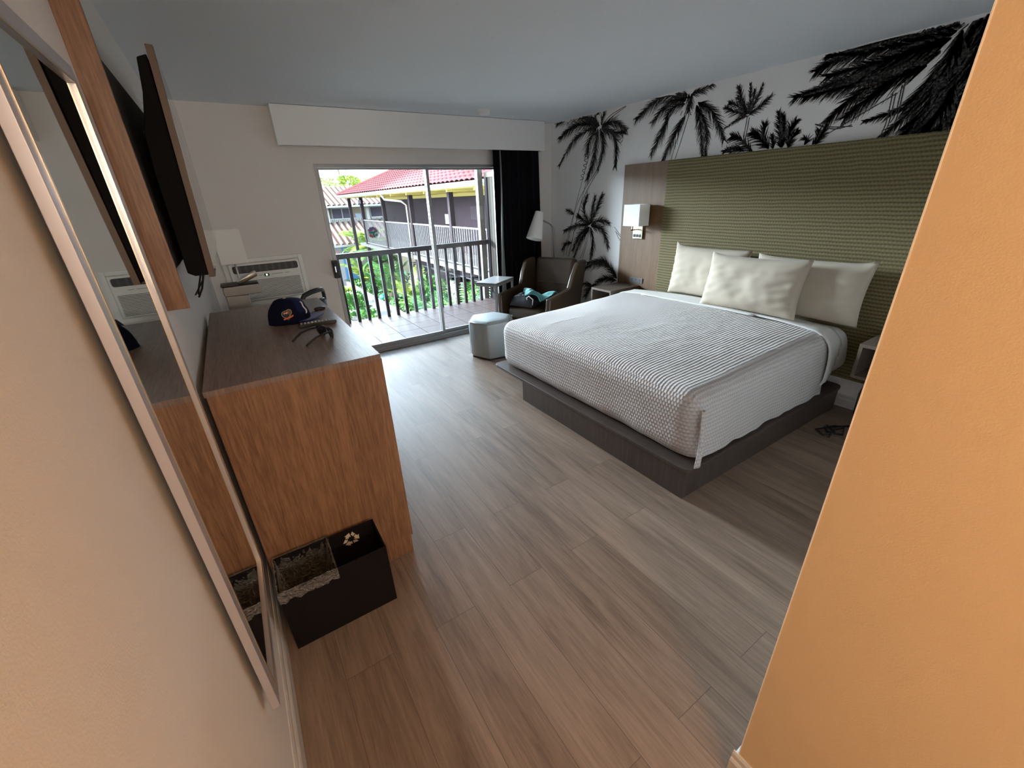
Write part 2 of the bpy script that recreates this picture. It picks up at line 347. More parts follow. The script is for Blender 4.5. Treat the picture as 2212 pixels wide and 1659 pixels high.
t1_ = nt_.nodes.new('ShaderNodeTexCoord'); nt_.links.new(t1_.outputs['Object'], n1_.inputs['Vector']); nt_.links.new(n1_.outputs['Fac'], r1_.inputs[0]); nt_.links.new(r1_.outputs[0], nt_.nodes['Principled BSDF'].inputs['Base Color'])
MURAL=[('f',[(-0.871,2.305),(-0.515,2.435),(-0.11,2.419)],0.065,1.0,1.0),
('f',[(-0.841,2.309),(-0.689,2.414),(-0.4,2.448)],0.058,1.0,1.0),
('f',[(-0.841,2.309),(-0.472,2.358),(-0.175,2.26)],0.078,1.0,1.0),
('f',[(-0.842,2.297),(-0.477,2.226),(-0.167,1.964)],0.097,1.0,1.0),
('f',[(-0.822,2.287),(-0.713,2.174),(-0.677,2.047)],0.076,1.0,1.0),
('f',[(-0.843,2.284),(-0.8,1.971),(-0.702,1.783)],0.072,1.0,1.0),
('f',[(-0.883,2.279),(-0.947,2.086),(-0.87,1.874)],0.058,1.0,1.0),
('f',[(-0.904,2.276),(-1.126,2.153),(-1.14,1.882)],0.064,1.0,1.0),
('f',[(-0.903,2.289),(-1.075,2.313),(-1.275,2.217)],0.071,1.0,1.0),
('f',[(-0.902,2.301),(-0.917,2.371),(-0.941,2.433)],0.048,1.0,1.0),
('f',[(-0.861,2.306),(-0.795,2.389),(-0.833,2.434)],0.058,1.0,1.0),
('f',[(-0.903,2.283),(-1.121,2.207),(-1.25,2.197)],0.055,1.0,1.0),
('f',[(-0.775,1.277),(-0.65,1.451),(-0.711,1.608)],0.062,1.0,1.0),
('f',[(-0.775,1.277),(-0.81,1.451),(-0.845,1.591)],0.06,1.0,1.0),
('f',[(-0.775,1.277),(-0.896,1.479),(-0.968,1.605)],0.063,1.0,1.0),
('f',[(-0.775,1.277),(-0.632,1.333),(-0.546,1.376)],0.066,1.0,1.0),
('f',[(-0.752,1.276),(-0.514,1.254),(-0.285,1.183)],0.053,1.0,1.0),
('f',[(-0.776,1.247),(-0.592,1.149),(-0.462,0.951)],0.064,1.0,1.0),
('f',[(-0.787,1.262),(-0.949,1.331),(-1.099,1.299)],0.06,1.0,1.0),
('f',[(-0.799,1.255),(-0.999,1.225),(-1.103,1.035)],0.067,1.0,1.0),
('f',[(-0.788,1.247),(-0.838,1.055),(-0.809,0.876)],0.055,1.0,1.0),
('f',[(-0.765,1.247),(-0.642,1.12),(-0.49,0.872)],0.056,1.0,1.0),
('f',[(-0.472,1.391),(-0.408,1.421),(-0.326,1.439)],0.049,1.0,1.0),
('f',[(-0.446,1.047),(-0.315,1.023),(-0.249,0.944)],0.051,1.0,1.0),
('f',[(-1.275,0.688),(-1.049,0.844),(-0.684,0.744)],0.083,1.0,1.0),
('f',[(-1.266,0.664),(-1.063,0.661),(-0.864,0.538)],0.069,1.0,1.0),
('f',[(-0.839,0.559),(-0.669,0.527),(-0.613,0.365)],0.098,1.0,1.0),
('f',[(-0.864,0.546),(-0.795,0.495),(-0.726,0.383)],0.077,1.0,1.0),
('f',[(-1.161,0.795),(-1.003,0.87),(-0.753,0.815)],0.062,1.0,1.0),
('f',[(-1.98,2.375),(-1.694,2.425),(-1.396,2.291)],0.077,1.0,1.0),
('f',[(-1.97,2.357),(-1.789,2.368),(-1.612,2.239)],0.069,1.0,1.0),
('f',[(-1.961,2.33),(-1.838,2.32),(-1.762,2.25)],0.062,1.0,1.0),
('f',[(-1.792,2.245),(-1.72,2.118),(-1.624,1.957)],0.06,1.0,1.0),
('f',[(-1.975,2.239),(-1.885,2.098),(-1.774,1.888)],0.063,1.0,1.0),
('f',[(-2.093,2.318),(-2.258,2.216),(-2.395,1.999)],0.066,1.0,1.0),
('f',[(-2.083,2.3),(-2.148,2.136),(-2.207,1.9)],0.052,1.0,1.0),
('f',[(-2.099,2.278),(-2.21,2.108),(-2.239,1.897)],0.047,1.0,1.0),
('f',[(-2.017,2.388),(-2.127,2.415),(-2.222,2.426)],0.051,1.0,1.0),
('f',[(-1.989,2.402),(-2.003,2.333),(-1.998,2.26)],0.042,1.0,1.0),
('f',[(-2.016,2.397),(-2.019,2.34),(-2.009,2.273)],0.04,1.0,1.0),
('f',[(-1.977,2.395),(-1.906,2.422),(-1.879,2.422)],0.04,1.0,1.0),
('f',[(-2.573,2.159),(-2.497,2.277),(-2.458,2.366)],0.043,1.0,1.0),
('f',[(-2.578,2.159),(-2.571,2.272),(-2.555,2.362)],0.028,1.0,1.0),
('f',[(-2.584,2.158),(-2.626,2.255),(-2.658,2.342)],0.03,1.0,1.0),
('f',[(-2.584,2.153),(-2.675,2.208),(-2.739,2.256)],0.037,1.0,1.0),
('f',[(-2.562,2.161),(-2.461,2.239),(-2.394,2.267)],0.039,1.0,1.0),
('f',[(-2.557,2.157),(-2.447,2.196),(-2.363,2.241)],0.037,1.0,1.0),
('f',[(-2.562,2.161),(-2.516,2.23),(-2.461,2.292)],0.038,1.0,1.0),
('f',[(-2.564,2.152),(-2.482,2.128),(-2.388,2.085)],0.02,1.0,1.0),
('f',[(-2.578,2.159),(-2.594,2.26),(-2.598,2.319)],0.026,1.0,1.0),
('l',[(-0.823,2.274),(-0.548,1.612),(-0.265,0.853)],0.0,1.0,1.0),
('l',[(-0.868,2.269),(-0.631,1.61),(-0.373,0.862)],0.0,1.0,1.0),
('l',[(-0.891,1.873),(-0.583,1.481),(-0.394,0.864)],0.0,1.0,1.0),
('l',[(-0.854,1.862),(-0.524,1.496),(-0.324,0.874)],0.0,1.0,1.0),
('l',[(-0.765,1.247),(-0.673,0.967),(-0.609,0.858)],0.0,1.0,1.0),
('l',[(-0.788,1.247),(-0.708,1.0),(-0.654,0.862)],0.0,1.0,1.0),
('l',[(-1.977,2.268),(-1.918,2.063),(-1.873,1.894)],0.0,1.0,1.0),
('l',[(-2.017,2.243),(-1.961,2.037),(-1.917,1.893)],0.0,1.0,1.0),
('l',[(-2.571,2.142),(-2.571,1.989),(-2.582,1.895)],0.0,1.0,1.0),
('l',[(-2.59,2.135),(-2.588,1.987),(-2.598,1.894)],0.0,1.0,1.0),
('l',[(-0.902,2.301),(-1.032,2.378),(-1.245,2.431)],0.0,1.0,1.0),
('l',[(-0.922,2.292),(-1.052,2.361),(-1.249,2.424)],0.0,1.0,1.0),
('l',[(-1.234,2.176),(-1.183,2.134),(-1.088,2.157)],0.0,1.0,1.0),
('l',[(-1.216,2.178),(-1.23,2.129),(-1.196,2.103)],0.0,1.0,1.0),
('l',[(-1.281,1.18),(-1.216,1.233),(-1.18,1.263)],0.0,1.0,1.0),
('l',[(-1.288,1.16),(-1.229,1.199),(-1.198,1.219)],0.0,1.0,1.0),
('l',[(-1.286,1.118),(-1.242,1.165),(-1.219,1.199)],0.0,1.0,1.0),
('l',[(-0.912,2.152),(-0.943,2.011),(-0.87,1.874)],0.0,1.0,1.0),
('l',[(-1.941,2.279),(-1.93,2.26),(-1.926,2.246)],0.0,1.0,1.0),
('l',[(-2.032,2.255),(-2.028,2.241),(-2.042,2.234)],0.0,1.0,1.0),
('l',[(-0.709,2.058),(-0.644,2.037),(-0.701,2.006),(-0.636,1.984),(-0.693,1.953),(-0.622,1.931),(-0.673,1.901),(-0.602,1.878),(-0.654,1.847),(-0.582,1.824),(-0.633,1.793),(-0.57,1.775)],0.0,1.0,1.0),
('f',[(-2.793,1.894),(-2.731,1.985),(-2.724,2.07)],0.062,1.3,0.8),
('f',[(-2.793,1.894),(-2.7,1.98),(-2.63,2.026)],0.063,1.3,0.8),
('f',[(-2.663,1.887),(-2.54,1.988),(-2.463,2.017)],0.059,1.3,0.8),
('f',[(-2.886,1.894),(-2.851,2.017),(-2.818,2.137)],0.048,1.3,0.8),
('f',[(-2.891,1.894),(-2.887,2.003),(-2.852,2.115)],0.043,1.3,0.8),
('f',[(-2.937,1.889),(-2.932,1.998),(-2.956,2.06)],0.053,1.3,0.8),
('f',[(-2.937,1.889),(-2.96,1.959),(-2.982,1.991)],0.041,1.3,0.8),
('f',[(-2.486,1.894),(-2.445,1.918),(-2.409,1.911)],0.034,1.3,0.8),
('f',[(-2.825,1.891),(-2.817,1.938),(-2.799,1.987)],0.037,1.3,0.8),
('f',[(-3.051,1.895),(-3.063,1.92),(-3.04,1.941)],0.041,1.3,0.8),
('f',[(-3.107,1.89),(-3.132,1.939),(-3.13,1.981)],0.045,1.3,0.8),
('f',[(-3.126,1.888),(-3.157,1.944),(-3.173,2.001)],0.034,1.3,0.8),
('f',[(-2.593,1.894),(-2.542,1.919),(-2.467,1.931)],0.039,1.3,0.8),
('f',[(-3.736,2.385),(-3.5,2.427),(-3.148,2.426)],0.072,1.3,0.8),
('f',[(-3.722,2.376),(-3.479,2.386),(-3.188,2.391)],0.068,1.3,0.8),
('f',[(-3.342,2.377),(-3.148,2.392),(-3.025,2.35)],0.064,1.3,0.8),
('f',[(-3.266,2.387),(-3.142,2.416),(-3.067,2.426)],0.042,1.3,0.8),
('f',[(-3.721,2.358),(-3.462,2.321),(-3.105,2.302)],0.079,1.3,0.8),
('f',[(-3.706,2.349),(-3.402,2.285),(-2.913,2.213)],0.075,1.3,0.8),
('f',[(-3.626,2.317),(-3.306,2.232),(-2.981,2.197)],0.062,1.3,0.8),
('f',[(-3.691,2.302),(-3.452,2.232),(-3.29,2.143),(-3.172,2.026)],0.122,1.3,0.8),
('f',[(-3.646,2.246),(-3.464,2.186),(-3.277,2.035)],0.08,1.3,0.8),
('f',[(-3.726,2.281),(-3.687,2.144),(-3.6,2.04)],0.075,1.3,0.8),
('f',[(-3.727,2.216),(-3.667,2.057),(-3.521,1.893)],0.096,1.3,0.8),
('f',[(-3.727,2.176),(-3.698,2.017),(-3.635,1.888)],0.077,1.3,0.8),
('f',[(-3.746,2.212),(-3.753,2.022),(-3.683,1.886)],0.066,1.3,0.8),
('f',[(-3.798,2.416),(-3.826,2.195),(-3.733,1.891)],0.098,1.3,0.8),
('f',[(-3.846,2.432),(-3.866,2.097),(-3.814,1.874)],0.117,1.3,0.8),
('f',[(-3.847,2.344),(-3.851,2.034),(-3.775,1.878)],0.091,1.3,0.8),
('f',[(-3.749,2.4),(-3.648,2.449),(-3.581,2.432)],0.045,1.3,0.8),
('f',[(-3.758,2.385),(-3.761,2.26),(-3.758,2.11)],0.063,1.3,0.8),
('f',[(-3.85,2.437),(-3.798,2.434),(-3.731,2.441)],0.052,1.3,0.8),
('f',[(-3.824,2.421),(-3.828,2.319),(-3.844,2.152)],0.096,1.3,0.8),
('f',[(-3.798,2.399),(-3.812,2.261),(-3.797,2.136)],0.08,1.3,0.8),
('f',[(-3.846,2.415),(-3.861,2.262),(-3.85,2.151)],0.087,1.3,0.8),
('f',[(-3.762,2.372),(-3.756,2.318),(-3.742,2.225)],0.072,1.3,0.8),
('f',[(-3.6,2.04),(-3.509,2.017),(-3.397,1.995)],0.03,1.3,0.8),
('f',[(-3.802,2.122),(-3.789,2.003),(-3.731,1.898)],0.084,1.3,0.8),
('l',[(-3.538,2.129),(-3.258,1.982),(-3.152,1.928)],0.0,1.0,1.0),
('l',[(-3.094,2.02),(-3.206,1.988),(-3.336,1.975)],0.0,1.0,1.0),
('l',[(-3.105,2.014),(-3.227,1.973),(-3.33,1.984)],0.0,1.0,1.0),
('l',[(-3.513,2.134),(-3.522,1.97),(-3.508,1.887)],0.0,1.0,1.0),
('l',[(-3.529,2.131),(-3.538,1.968),(-3.522,1.893)],0.0,1.0,1.0),
('l',[(-3.562,2.182),(-3.572,2.0),(-3.558,1.942)],0.0,1.0,1.0),
('l',[(-3.551,2.17),(-3.558,2.017),(-3.544,1.967)],0.0,1.0,1.0),
('l',[(-2.545,2.142),(-2.578,2.146),(-2.588,2.149)],0.0,1.0,1.0)]
# ------------------------------------------------------------------ the room
H = 2.44; XW = 4.0
structure(bx(-.1, 4.1, -8.0, 0.0, -.12, 0.0).build('floor', W['floor']))
structure(bx(-.1, 4.1, -8.0, .14, H, H+.14).build('ceiling', W['ceil']))
structure(bx(-.12, 0, -8.0, .12, 0, H).build('wall_left', W['wall']))
structure(bx(XW, XW+.12, -4.66, .12, 0, H).build('wall_right', W['wall_white']))
w = MB().box(0, .18, 0, .12, 0, H).box(.76, 1.10, 0, .12, 0, H).box(.18, .76, 0, .12, 1.135, H).box(.18, .76, 0, .12, 0, .80)
w.box(1.10, 3.20, 0, .12, 1.985, H).box(3.20, XW, 0, .12, 0, H)
structure(w.build('wall_back', W['wall']))
# bathroom block on the right of the entry: its corner is the near edge in view
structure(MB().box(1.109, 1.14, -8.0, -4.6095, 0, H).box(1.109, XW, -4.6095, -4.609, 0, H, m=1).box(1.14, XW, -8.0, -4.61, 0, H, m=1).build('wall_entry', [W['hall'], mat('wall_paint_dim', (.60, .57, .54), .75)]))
structure(bx(1.1084, 1.111, -4.6104, -4.6082, .10, H).build('trim_1', W['bead']))
structure(bx(0, 1.109, -8.1, -8.0, 0, H).build('wall_front', W['wall']))
def baseprof(t, h):
    return [(0, 0), (t, 0), (t, h*.62), (t*.75, h*.7), (t*.55, h*.74), (t*.5, h*.9), (t*.2, h), (0, h)]
structure(MB().prism(baseprof(.015, .13), 'y', -8.0, 0.0).build('baseboard_left', W['base']))
structure(MB().prism([(1.109-a, b) for a, b in baseprof(.014, .10)], 'y', -8.0, -4.5955).prism([(-4.609+a, b) for a, b in baseprof(.014, .10)], 'x', 1.1091, 4.0).build('baseboard_entry', W['base']))
structure(MB().prism([(XW-a, b) for a, b in baseprof(.014, .10)], 'y', -4.6, 0.0).build('baseboard_right', W['base']))
structure(MB().prism([(-a, b) for a, b in baseprof(.014, .10)], 'x', 0.0, 1.07).prism([(-a, b) for a, b in baseprof(.014, .10)], 'x', 3.2, 4.0).build('baseboard_back', W['base']))

# ceiling lamp of the entry, behind the camera
t = thing('entry_ceiling_lamp', 'round warm ceiling lamp in the entry', 'ceiling lamp', (.50, -5.65, H))
MB().lathe([(.15, 0), (.16, -.01), (.16, -.03), (.14, -.035)][::-1], 32).build('lamp_base', W['white'], t)
lw = lamp('AREA', 'entry_lamp_light', (0, 0, -.045), ENTRY_W, (1.0, .56, .25), None, shape='DISK', size=.27)
lw.parent = t

# ------------------------------------------------------------------ mural: sketched palms printed on the right wall
random.seed(5)
mb = MB()
def ribbon(pts, w0, w1, off):
    n = len(pts)
    L_ = []; R_ = []
    for i, (y, z) in enumerate(pts):
        a = pts[max(i-1, 0)]; b = pts[min(i+1, n-1)]
        dy, dz = b[0]-a[0], b[1]-a[1]; l = math.hypot(dy, dz) or 1
        w_ = w0+(w1-w0)*i/(n-1)
        L_.append((y-dz/l*w_, z+dy/l*w_)); R_.append((y+dz/l*w_, z-dy/l*w_))
    for i in range(n-1):
        q = [L_[i], R_[i], R_[i+1], L_[i+1]]
        if max(p[1] for p in q) > H-.004 or min(p[0] for p in q) < -4.59 or max(p[0] for p in q) > -.01: continue
        mb.add([(XW-off, p[0], p[1]) for p in q], [(0, 1, 2, 3)])
def spline(pts, n):
    out = []
    k = len(pts)
    for s_ in range(k-1):
        p0 = pts[max(s_-1, 0)]; p1 = pts[s_]; p2 = pts[s_+1]; p3 = pts[min(s_+2, k-1)]
        for i in range(n):
            t_ = i/n
            out.append(tuple(.5*((2*p1[d])+(-p0[d]+p2[d])*t_+(2*p0[d]-5*p1[d]+4*p2[d]-p3[d])*t_*t_+(-p0[d]+3*p1[d]-3*p2[d]+p3[d])*t_**3) for d in range(len(p1))))
    out.append(tuple(pts[-1])); return out
lay = 0
for kind, pts, leaf, wd, spm in MURAL:
    lay += 1; off = .0012+.00002*(lay % 30)
    c = spline(pts, 8)
    if kind == 'l':
        ribbon(c, .0036*wd, .0028*wd, off); continue
    L_ = sum(math.dist(c[i], c[i+1]) for i in range(len(c)-1))
    big = leaf > .09
    ribbon(c, .004*wd, .0015*wd, off)
    leaf *= (1.6 if not big else .95); step = (.0068 if not big else .0135)*spm
    cnt = max(6, int(L_/step))
    for k_ in range(cnt):
        f_ = (k_+.5)/cnt; x_ = f_*(len(c)-1); i = min(int(x_), len(c)-2); u_ = x_-i
        y, z = (c[i][d]+(c[i+1][d]-c[i][d])*u_ for d in (0, 1))
        ang = math.atan2(c[i+1][1]-c[i][1], c[i+1][0]-c[i][0])
        for sgn in (-1, 1):
            if random.random() < .08: continue
            ll = leaf*(.55+.55*sin(pi*min(1, f_*1.05+.12)))*random.uniform(.7, 1.15)
            a2 = ang+sgn*radians(random.uniform(18, 42))
            # leaflets sag downwards
            ex, ez = y+cos(a2)*ll, z+sin(a2)*ll-ll*.16
            my, mz = (y+ex)/2+random.uniform(-.1, .1)*ll*.4, (z+ez)/2+ll*.03
            wb_ = (.0034 if not big else .0052)*wd*random.uniform(.7, 1.5)
            ribbon([(y, z), (my, mz), (ex, ez)], wb_, .0006, off)
tag(mb.build('wall_mural', W['ink']), 'black hand-drawn palm trees printed across the white wall behind the bed', 'mural')

# ------------------------------------------------------------------ valance, sliding door, curtain, smoke alarm
t = thing('window_valance', 'long white box valance under the ceiling above the sliding door', 'valance', (0, 0, 0))
bx(.812, 3.775, -.158, -.138, 2.125, 2.436).build('front_board', W['white'], t, bevel=.002)
bx(.812, .83, -.138, -.001, 2.125, 2.436).build('end_board', W['white'], t)
bx(3.757, 3.775, -.138, -.001, 2.125, 2.436).build('end_board', W['white'], t)
bx(1.0, 3.74, -.11, -.085, 2.38, 2.40).build('curtain_rail', W['alu'], t)

d = structure(thing('door_1', 'sliding glass balcony door in an aluminium frame', 'sliding door')); 
for k in ('label', 'category'): del d[k]
fr = MB().box(1.10, 1.125, -.004, .11, 0, 1.985).box(3.17, 3.20, -.004, .11, 0, 1.985).box(1.125, 3.17, -.004, .11, 1.958, 1.985)
fr.box(1.10, 3.20, -.03, .115, -.02, .012).box(1.125, 3.17, -.012, -.004, .012, .05)
fr.build('door_frame', W['alud'], d, bevel=.002)
def panel(x0, x1, y, nm):
    fp = MB().box(x0, x0+.035, y-.012, y+.012, .02, 1.955).box(x1-.035, x1, y-.012, y+.012, .02, 1.955)
    fp.box(x0+.035, x1-.035, y-.012, y+.012, .02, .085).box(x0+.035, x1-.035, y-.012, y+.012, 1.935, 1.955)
    o = fp.build('door_panel', W['alud'], d, bevel=.002)
    bx(x0+.034, x1-.034, y-.002, y+.002, .084, 1.936).build('glass_pane', W['glass'], o)
    return o
pl = panel(1.105, 2.285, .022, 'a'); pr_ = panel(2.250, 3.185, .062, 'b')
hd = MB().box(1.075, 1.135, -.045, -.012, .905, 1.085).box(1.085, 1.12, -.062, -.045, .93, 1.06)
ho = hd.build('door_handle', W['black'], d, bevel=.004)
bx(1.090, 1.10, -.066, -.062, .97, 1.03).build('latch', W['chrome'], ho)
# round decal on the glass
random.seed(3)
dc = MB().lathe([(.0, 0), (.060, 0), (.060, .0004), (.0, .0004)], 32, m=0)
cols = [mat('decal_white', (.8, .85, .85), .4), mat('decal_blue', (.08, .25, .6), .4), mat('decal_teal', (.03, .35, .32), .4), mat('decal_magenta', (.6, .12, .5), .4), mat('decal_red', (.6, .12, .2), .4)]
for (a, b, r, m_) in [(-.02, .035, .016, 1), (.005, .042, .014, 1), (.025, .030, .013, 3), (-.035, .022, .013, 3), (-.012, .026, .012, 3), (-.03, .0, .014, 2), (-.012, .0, .013, 2), (.005, -.004, .012, 2), (.018, .006, .011, 2), (.002, -.022, .012, 2), (.008, -.038, .013, 2), (-.03, -.03, .015, 4), (-.015, -.042, .012, 4), (.035, .01, .010, 2), (.032, -.028, .012, 2), (.04, .015, .008, 1)]:
    dc.lathe([(.0, .0005), (r, .0005), (r, .0008), (.0, .0008)], 14, c=(a, b, 0), m=m_)
dc.xf(Matrix.Translation((1.569, .0195, 1.328)) @ Matrix.Rotation(pi/2, 4, 'X'))
tag(dc.build('door_decal', cols), 'small round multicoloured decal stuck on the sliding door glass', 'sticker')

cu = thing('curtain', 'black blackout curtain gathered at the right end of the sliding door', 'curtain', (0, 0, 0))
def cfold(u, v, x0=3.065, x1=3.70, y=-.10, amp=.030, k=9):
    x = x0+(x1-x0)*u; z = .02+2.35*v
    ww = 1+.10*(1-v)*(u-.35)
    return (x0+(x-x0)*ww+.010*sin(u*21), y+amp*(.75+.35*(1-v))*sin(u*k*2*pi)+.010*sin(u*17+1)+.006*sin(v*5+u*9), z)
MB().grid(cfold, 160, 14).build('curtain_fabric', W['curtain'], cu, smooth=True, solid=.003)
MB().grid(lambda u, v: (3.128-.006*(1-u)-.085*(1-v)**1.8*(1-u)+.006*sin(v*9), -.155+.010*sin(u*3*pi+v*2), .03+2.09*v), 24, 20).build('curtain_lining', W['lining'], cu, smooth=True, solid=.002)
t = thing('smoke_alarm', 'round white smoke alarm on the ceiling near the valance', 'smoke alarm', (2.73, -.53, H))
MB().lathe([(.066, 0), (.066, -.012), (.060, -.016)][::-1], 32).build('alarm_base', W['white'], t, smooth=False)
MB().lathe([(.056, -.016), (.056, -.038), (.050, -.046), (.02, -.05)][::-1], 32).build('alarm_cover', W['white'], t, bevel=.001)

# ------------------------------------------------------------------ left wall: mirror, wood panel, television
t = thing('wall_mirror', 'tall silver-framed mirror hanging on the left wall near the entry', 'mirror', (0, 0, 0))
y0, y1, z0, z1, xb, xf_ = -3.945, -3.37, .44, 1.925, .018, .036
fr = MB()
fwd_ = .038
fr.box(xb, xf_, y0, y0+fwd_, z0, z1).box(xb, xf_, y1-fwd_, y1, z0, z1).box(xb, xf_, y0+fwd_, y1-fwd_, z0, z0+fwd_).box(xb, xf_, y0+fwd_, y1-fwd_, z1-fwd_, z1)
fr.build('mirror_frame', W['alus'], t, bevel=.0012)
li = MB(); g_ = .006
li.box(xf_-.001, xf_+.0012, y0+fwd_-g_, y0+fwd_, z0+fwd_, z1-fwd_).box(xf_-.001, xf_+.0012, y1-fwd_, y1-fwd_+g_, z0+fwd_, z1-fwd_)
li.box(xf_-.001, xf_+.0012, y0+fwd_, y1-fwd_, z0+fwd_-g_, z0+fwd_).box(xf_-.001, xf_+.0012, y0+fwd_, y1-fwd_, z1-fwd_, z1-fwd_+g_)
li.build('frame_lip', mat('frame_lip_metal', (.55, .45, .32), .3, metal=.8), t)
bx(xb+.002, xf_-.006, y0+fwd_-.004, y1-fwd_+.004, z0+fwd_-.004, z1-fwd_+.004).build('mirror_glass', W['mirror'], t)
for z_ in (z1-.4, z0+.2): bx(0, xb+.002, y0+.2, y1-.15, z_, z_+.06).build('hanging_cleat', W['blackm'], t)

tag(bx(0, .062, -3.068, -3.050, 1.323, H-.002).build('wood_fin', W['oak'], bevel=.001), 'brown wood fin board standing out from the left wall between mirror and television', 'wall panel')

t = thing('television', 'large flat television on a bracket above the dresser', 'television', (0, 0, 0))
A = [Vector(p) for p in ((.184, -2.85, 2.108), (.1525, -2.85, 1.390), (.1585, -1.45, 1.428), (.170, -1.45, 2.137))]
def slab(A, d0, d1, ins=0.0, m=0):
    n_ = (A[1]-A[0]).cross(A[3]-A[0]).normalized()
    if n_.x < 0: n_ = -n_
    c = sum(A, Vector())/4
    P_ = [a+(c-a).normalized()*ins for a in A]
    return MB().add([p+n_*d0 for p in P_]+[p+n_*d1 for p in P_], [(0, 1, 2, 3), (7, 6, 5, 4), (0, 4, 5, 1), (1, 5, 6, 2), (2, 6, 7, 3), (3, 7, 4, 0)], m)
slab(A, -.020, 0).build('tv_bezel', W['bezel'], t, bevel=.001, weld=True)
slab(A, -.001, .0008, .007).build('tv_screen', W['screen'], t, weld=True)
MB().prism([(.160, 2.085), (.132, 2.075), (.118, 1.98), (.085, 1.86), (.076, 1.75), (.070, 1.41), (.090, 1.398), (.134, 1.398)], 'y', -2.84, -1.46).build('tv_back', W['tvback'], t, bevel=.004)
bx(0, .050, -2.93, -1.60, 1.44, 2.04).box(.012, .09, -2.35, -2.31, 1.6, 1.93).box(.012, .09, -2.09, -2.05, 1.6, 1.93).build('bracket_shade_plate', W['blackm'], t)  # black plate enlarged to stand in for the wall shadow behind the set
for pts_, r_ in (([(.10, -2.50, 1.42), (.085, -2.47, 1.36), (.06, -2.44, 1.30), (.05, -2.43, 1.27)], .004), ([(.10, -2.25, 1.42), (.08, -2.2, 1.33), (.05, -2.1, 1.25), (.02, -2.05, 1.20)], .005), ([(.09, -2.2, 1.41), (.07, -2.16, 1.30), (.012, -2.1, 1.22)], .004)):
    MB().tube(pts_, r_, 6).build('cable', W['black'], t, smooth=True)

# ------------------------------------------------------------------ dresser and the things on it
t = thing('dresser', 'tall brown wood-grain dresser against the left wall', 'dresser', (0, 0, 0))
DX0, DX1, DY0, DY1, DZ = .03, .622, -3.2, -1.825, 1.066
MB().box(DX0, DX1-.004, DY0+.004, DY1-.004, .055, DZ-.022).box(DX0, DX1-.06, DY0+.02, DY1-.02, 0, .055).box(DX0, DX1, DY0, DY0+.02, 0, DZ-.022).build('dresser_body', W['oak'], t, bevel=.0015)
bx(DX0-.005, DX1+.006, DY0-.004, DY1+.004, DZ-.022, DZ).build('dresser_top', W['oak_skylit'], t, bevel=.0015)
for i, (a, b) in enumerate(((DY0+.024, DY0+.46), (DY0+.464, DY0+.91), (DY0+.914, DY1-.008))):
    if i == 0:
        o = bx(DX1-.004, DX1+.016, a, b, .08, DZ-.03).build('door', W['oak'], t, bevel=.0015)
        MB().tube([(DX1+.016, b-.04, .62), (DX1+.036, b-.04, .62), (DX1+.036, b-.04, .78), (DX1+.016, b-.04, .78)], .005, 8).build('handle', W['brass'], o)
    else:
        for k in range(3):
            za = .08+k*.32
            o = bx(DX1-.004, DX1+.016, a, b, za, za+.314).build('drawer', W['oak'], t, bevel=.0015)
            MB().tube([(DX1+.016, (a+b)/2-.07, za+.24), (DX1+.036, (a+b)/2-.07, za+.24), (DX1+.036, (a+b)/2+.07, za+.24), (DX1+.016, (a+b)/2+.07, za+.24)], .005, 8).build('handle', W['brass'], o)

# baseball cap
cp = thing('baseball_cap', 'dark blue baseball cap with an orange emblem lying on the dresser', 'cap', (.40, -2.375, DZ), radians(-4))
def crown(th, ph, off=0.0):
    """th around (0 = front), ph up 0..pi/2"""
    rx, ry, h = .100+off, .084+off, .122+off
    k = cos(ph)**.62; z = h*sin(ph)**.95
    bulge = 1+.035*cos(th)*sin(2*ph)
    x_ = rx*cos(th)*k*bulge-.004; y_ = ry*sin(th)*k
    z += .012*cos(th)*sin(ph)*(1-sin(ph))*2
    fl = .003*noise.noise(Vector((cos(th)*2.2, sin(th)*2.2, ph*2.5)))*2.2
    return Vector((x_+fl, y_+fl, max(z, 0)))
MB().grid(lambda u, v: crown(u*2*pi, v*pi/2*.999), 48, 16).build('crown', W['navy'], cp, smooth=True, solid=.002, weld=False)
MB().grid(lambda u, v: crown(-1.05+2.1*u, .35+v*1.2, .0012), 18, 12).build('front_panel_lit', mat('cap_front_lit', (.006, .011, .05), .85, spec=.2), cp, smooth=True)  # brighter blue puts the light on the cap's front into its colour
def brim(u, v):
    a = -1.15+2.3*u; r0 = crown(a, .02); ext = .072*(cos(a*.95))**.8 if abs(a) < 1.5 else 0
    z = .010+.010*v-.022*(sin(a)**2)*v*.6
    return (r0.x+ext*v, r0.y*(1+.10*v), max(.002, z))
MB().grid(brim, 24, 8).build('brim', W['blue'], cp, smooth=True, solid=.003)
MB().lathe([(.009, 0), (.007, .004), (.001, .006)], 12, c=(-.004, 0, .121)).build('button', mat('cap_button', (.6, .55, .5), .7), cp, smooth=True)
def decal(poly, th0, ph0, s, off):
    return [crown(th0+p[0]*s/.09, ph0+p[1]*s/.11, off) for p in poly]
em = MB()
def blob(poly, m_, off):
    c = (sum(p[0] for p in poly)/len(poly), sum(p[1] for p in poly)/len(poly))
    n_ = len(poly); rings = [[(c[0]+(p[0]-c[0])*f_, c[1]+(p[1]-c[1])*f_) for p in poly] for f_ in (1, .66, .33)]
    vs_ = sum([decal(r_, -1.62, .42, 1.0, off) for r_ in rings], [])+decal([c], -1.62, .42, 1.0, off)
    fs = []
    for k in range(2):
        for i in range(n_): fs.append((k*n_+i, k*n_+(i+1) % n_, (k+1)*n_+(i+1) % n_, (k+1)*n_+i))
    for i in range(n_): fs.append((2*n_+i, 2*n_+(i+1) % n_, 3*n_))
    em.add(vs_, fs, m_)
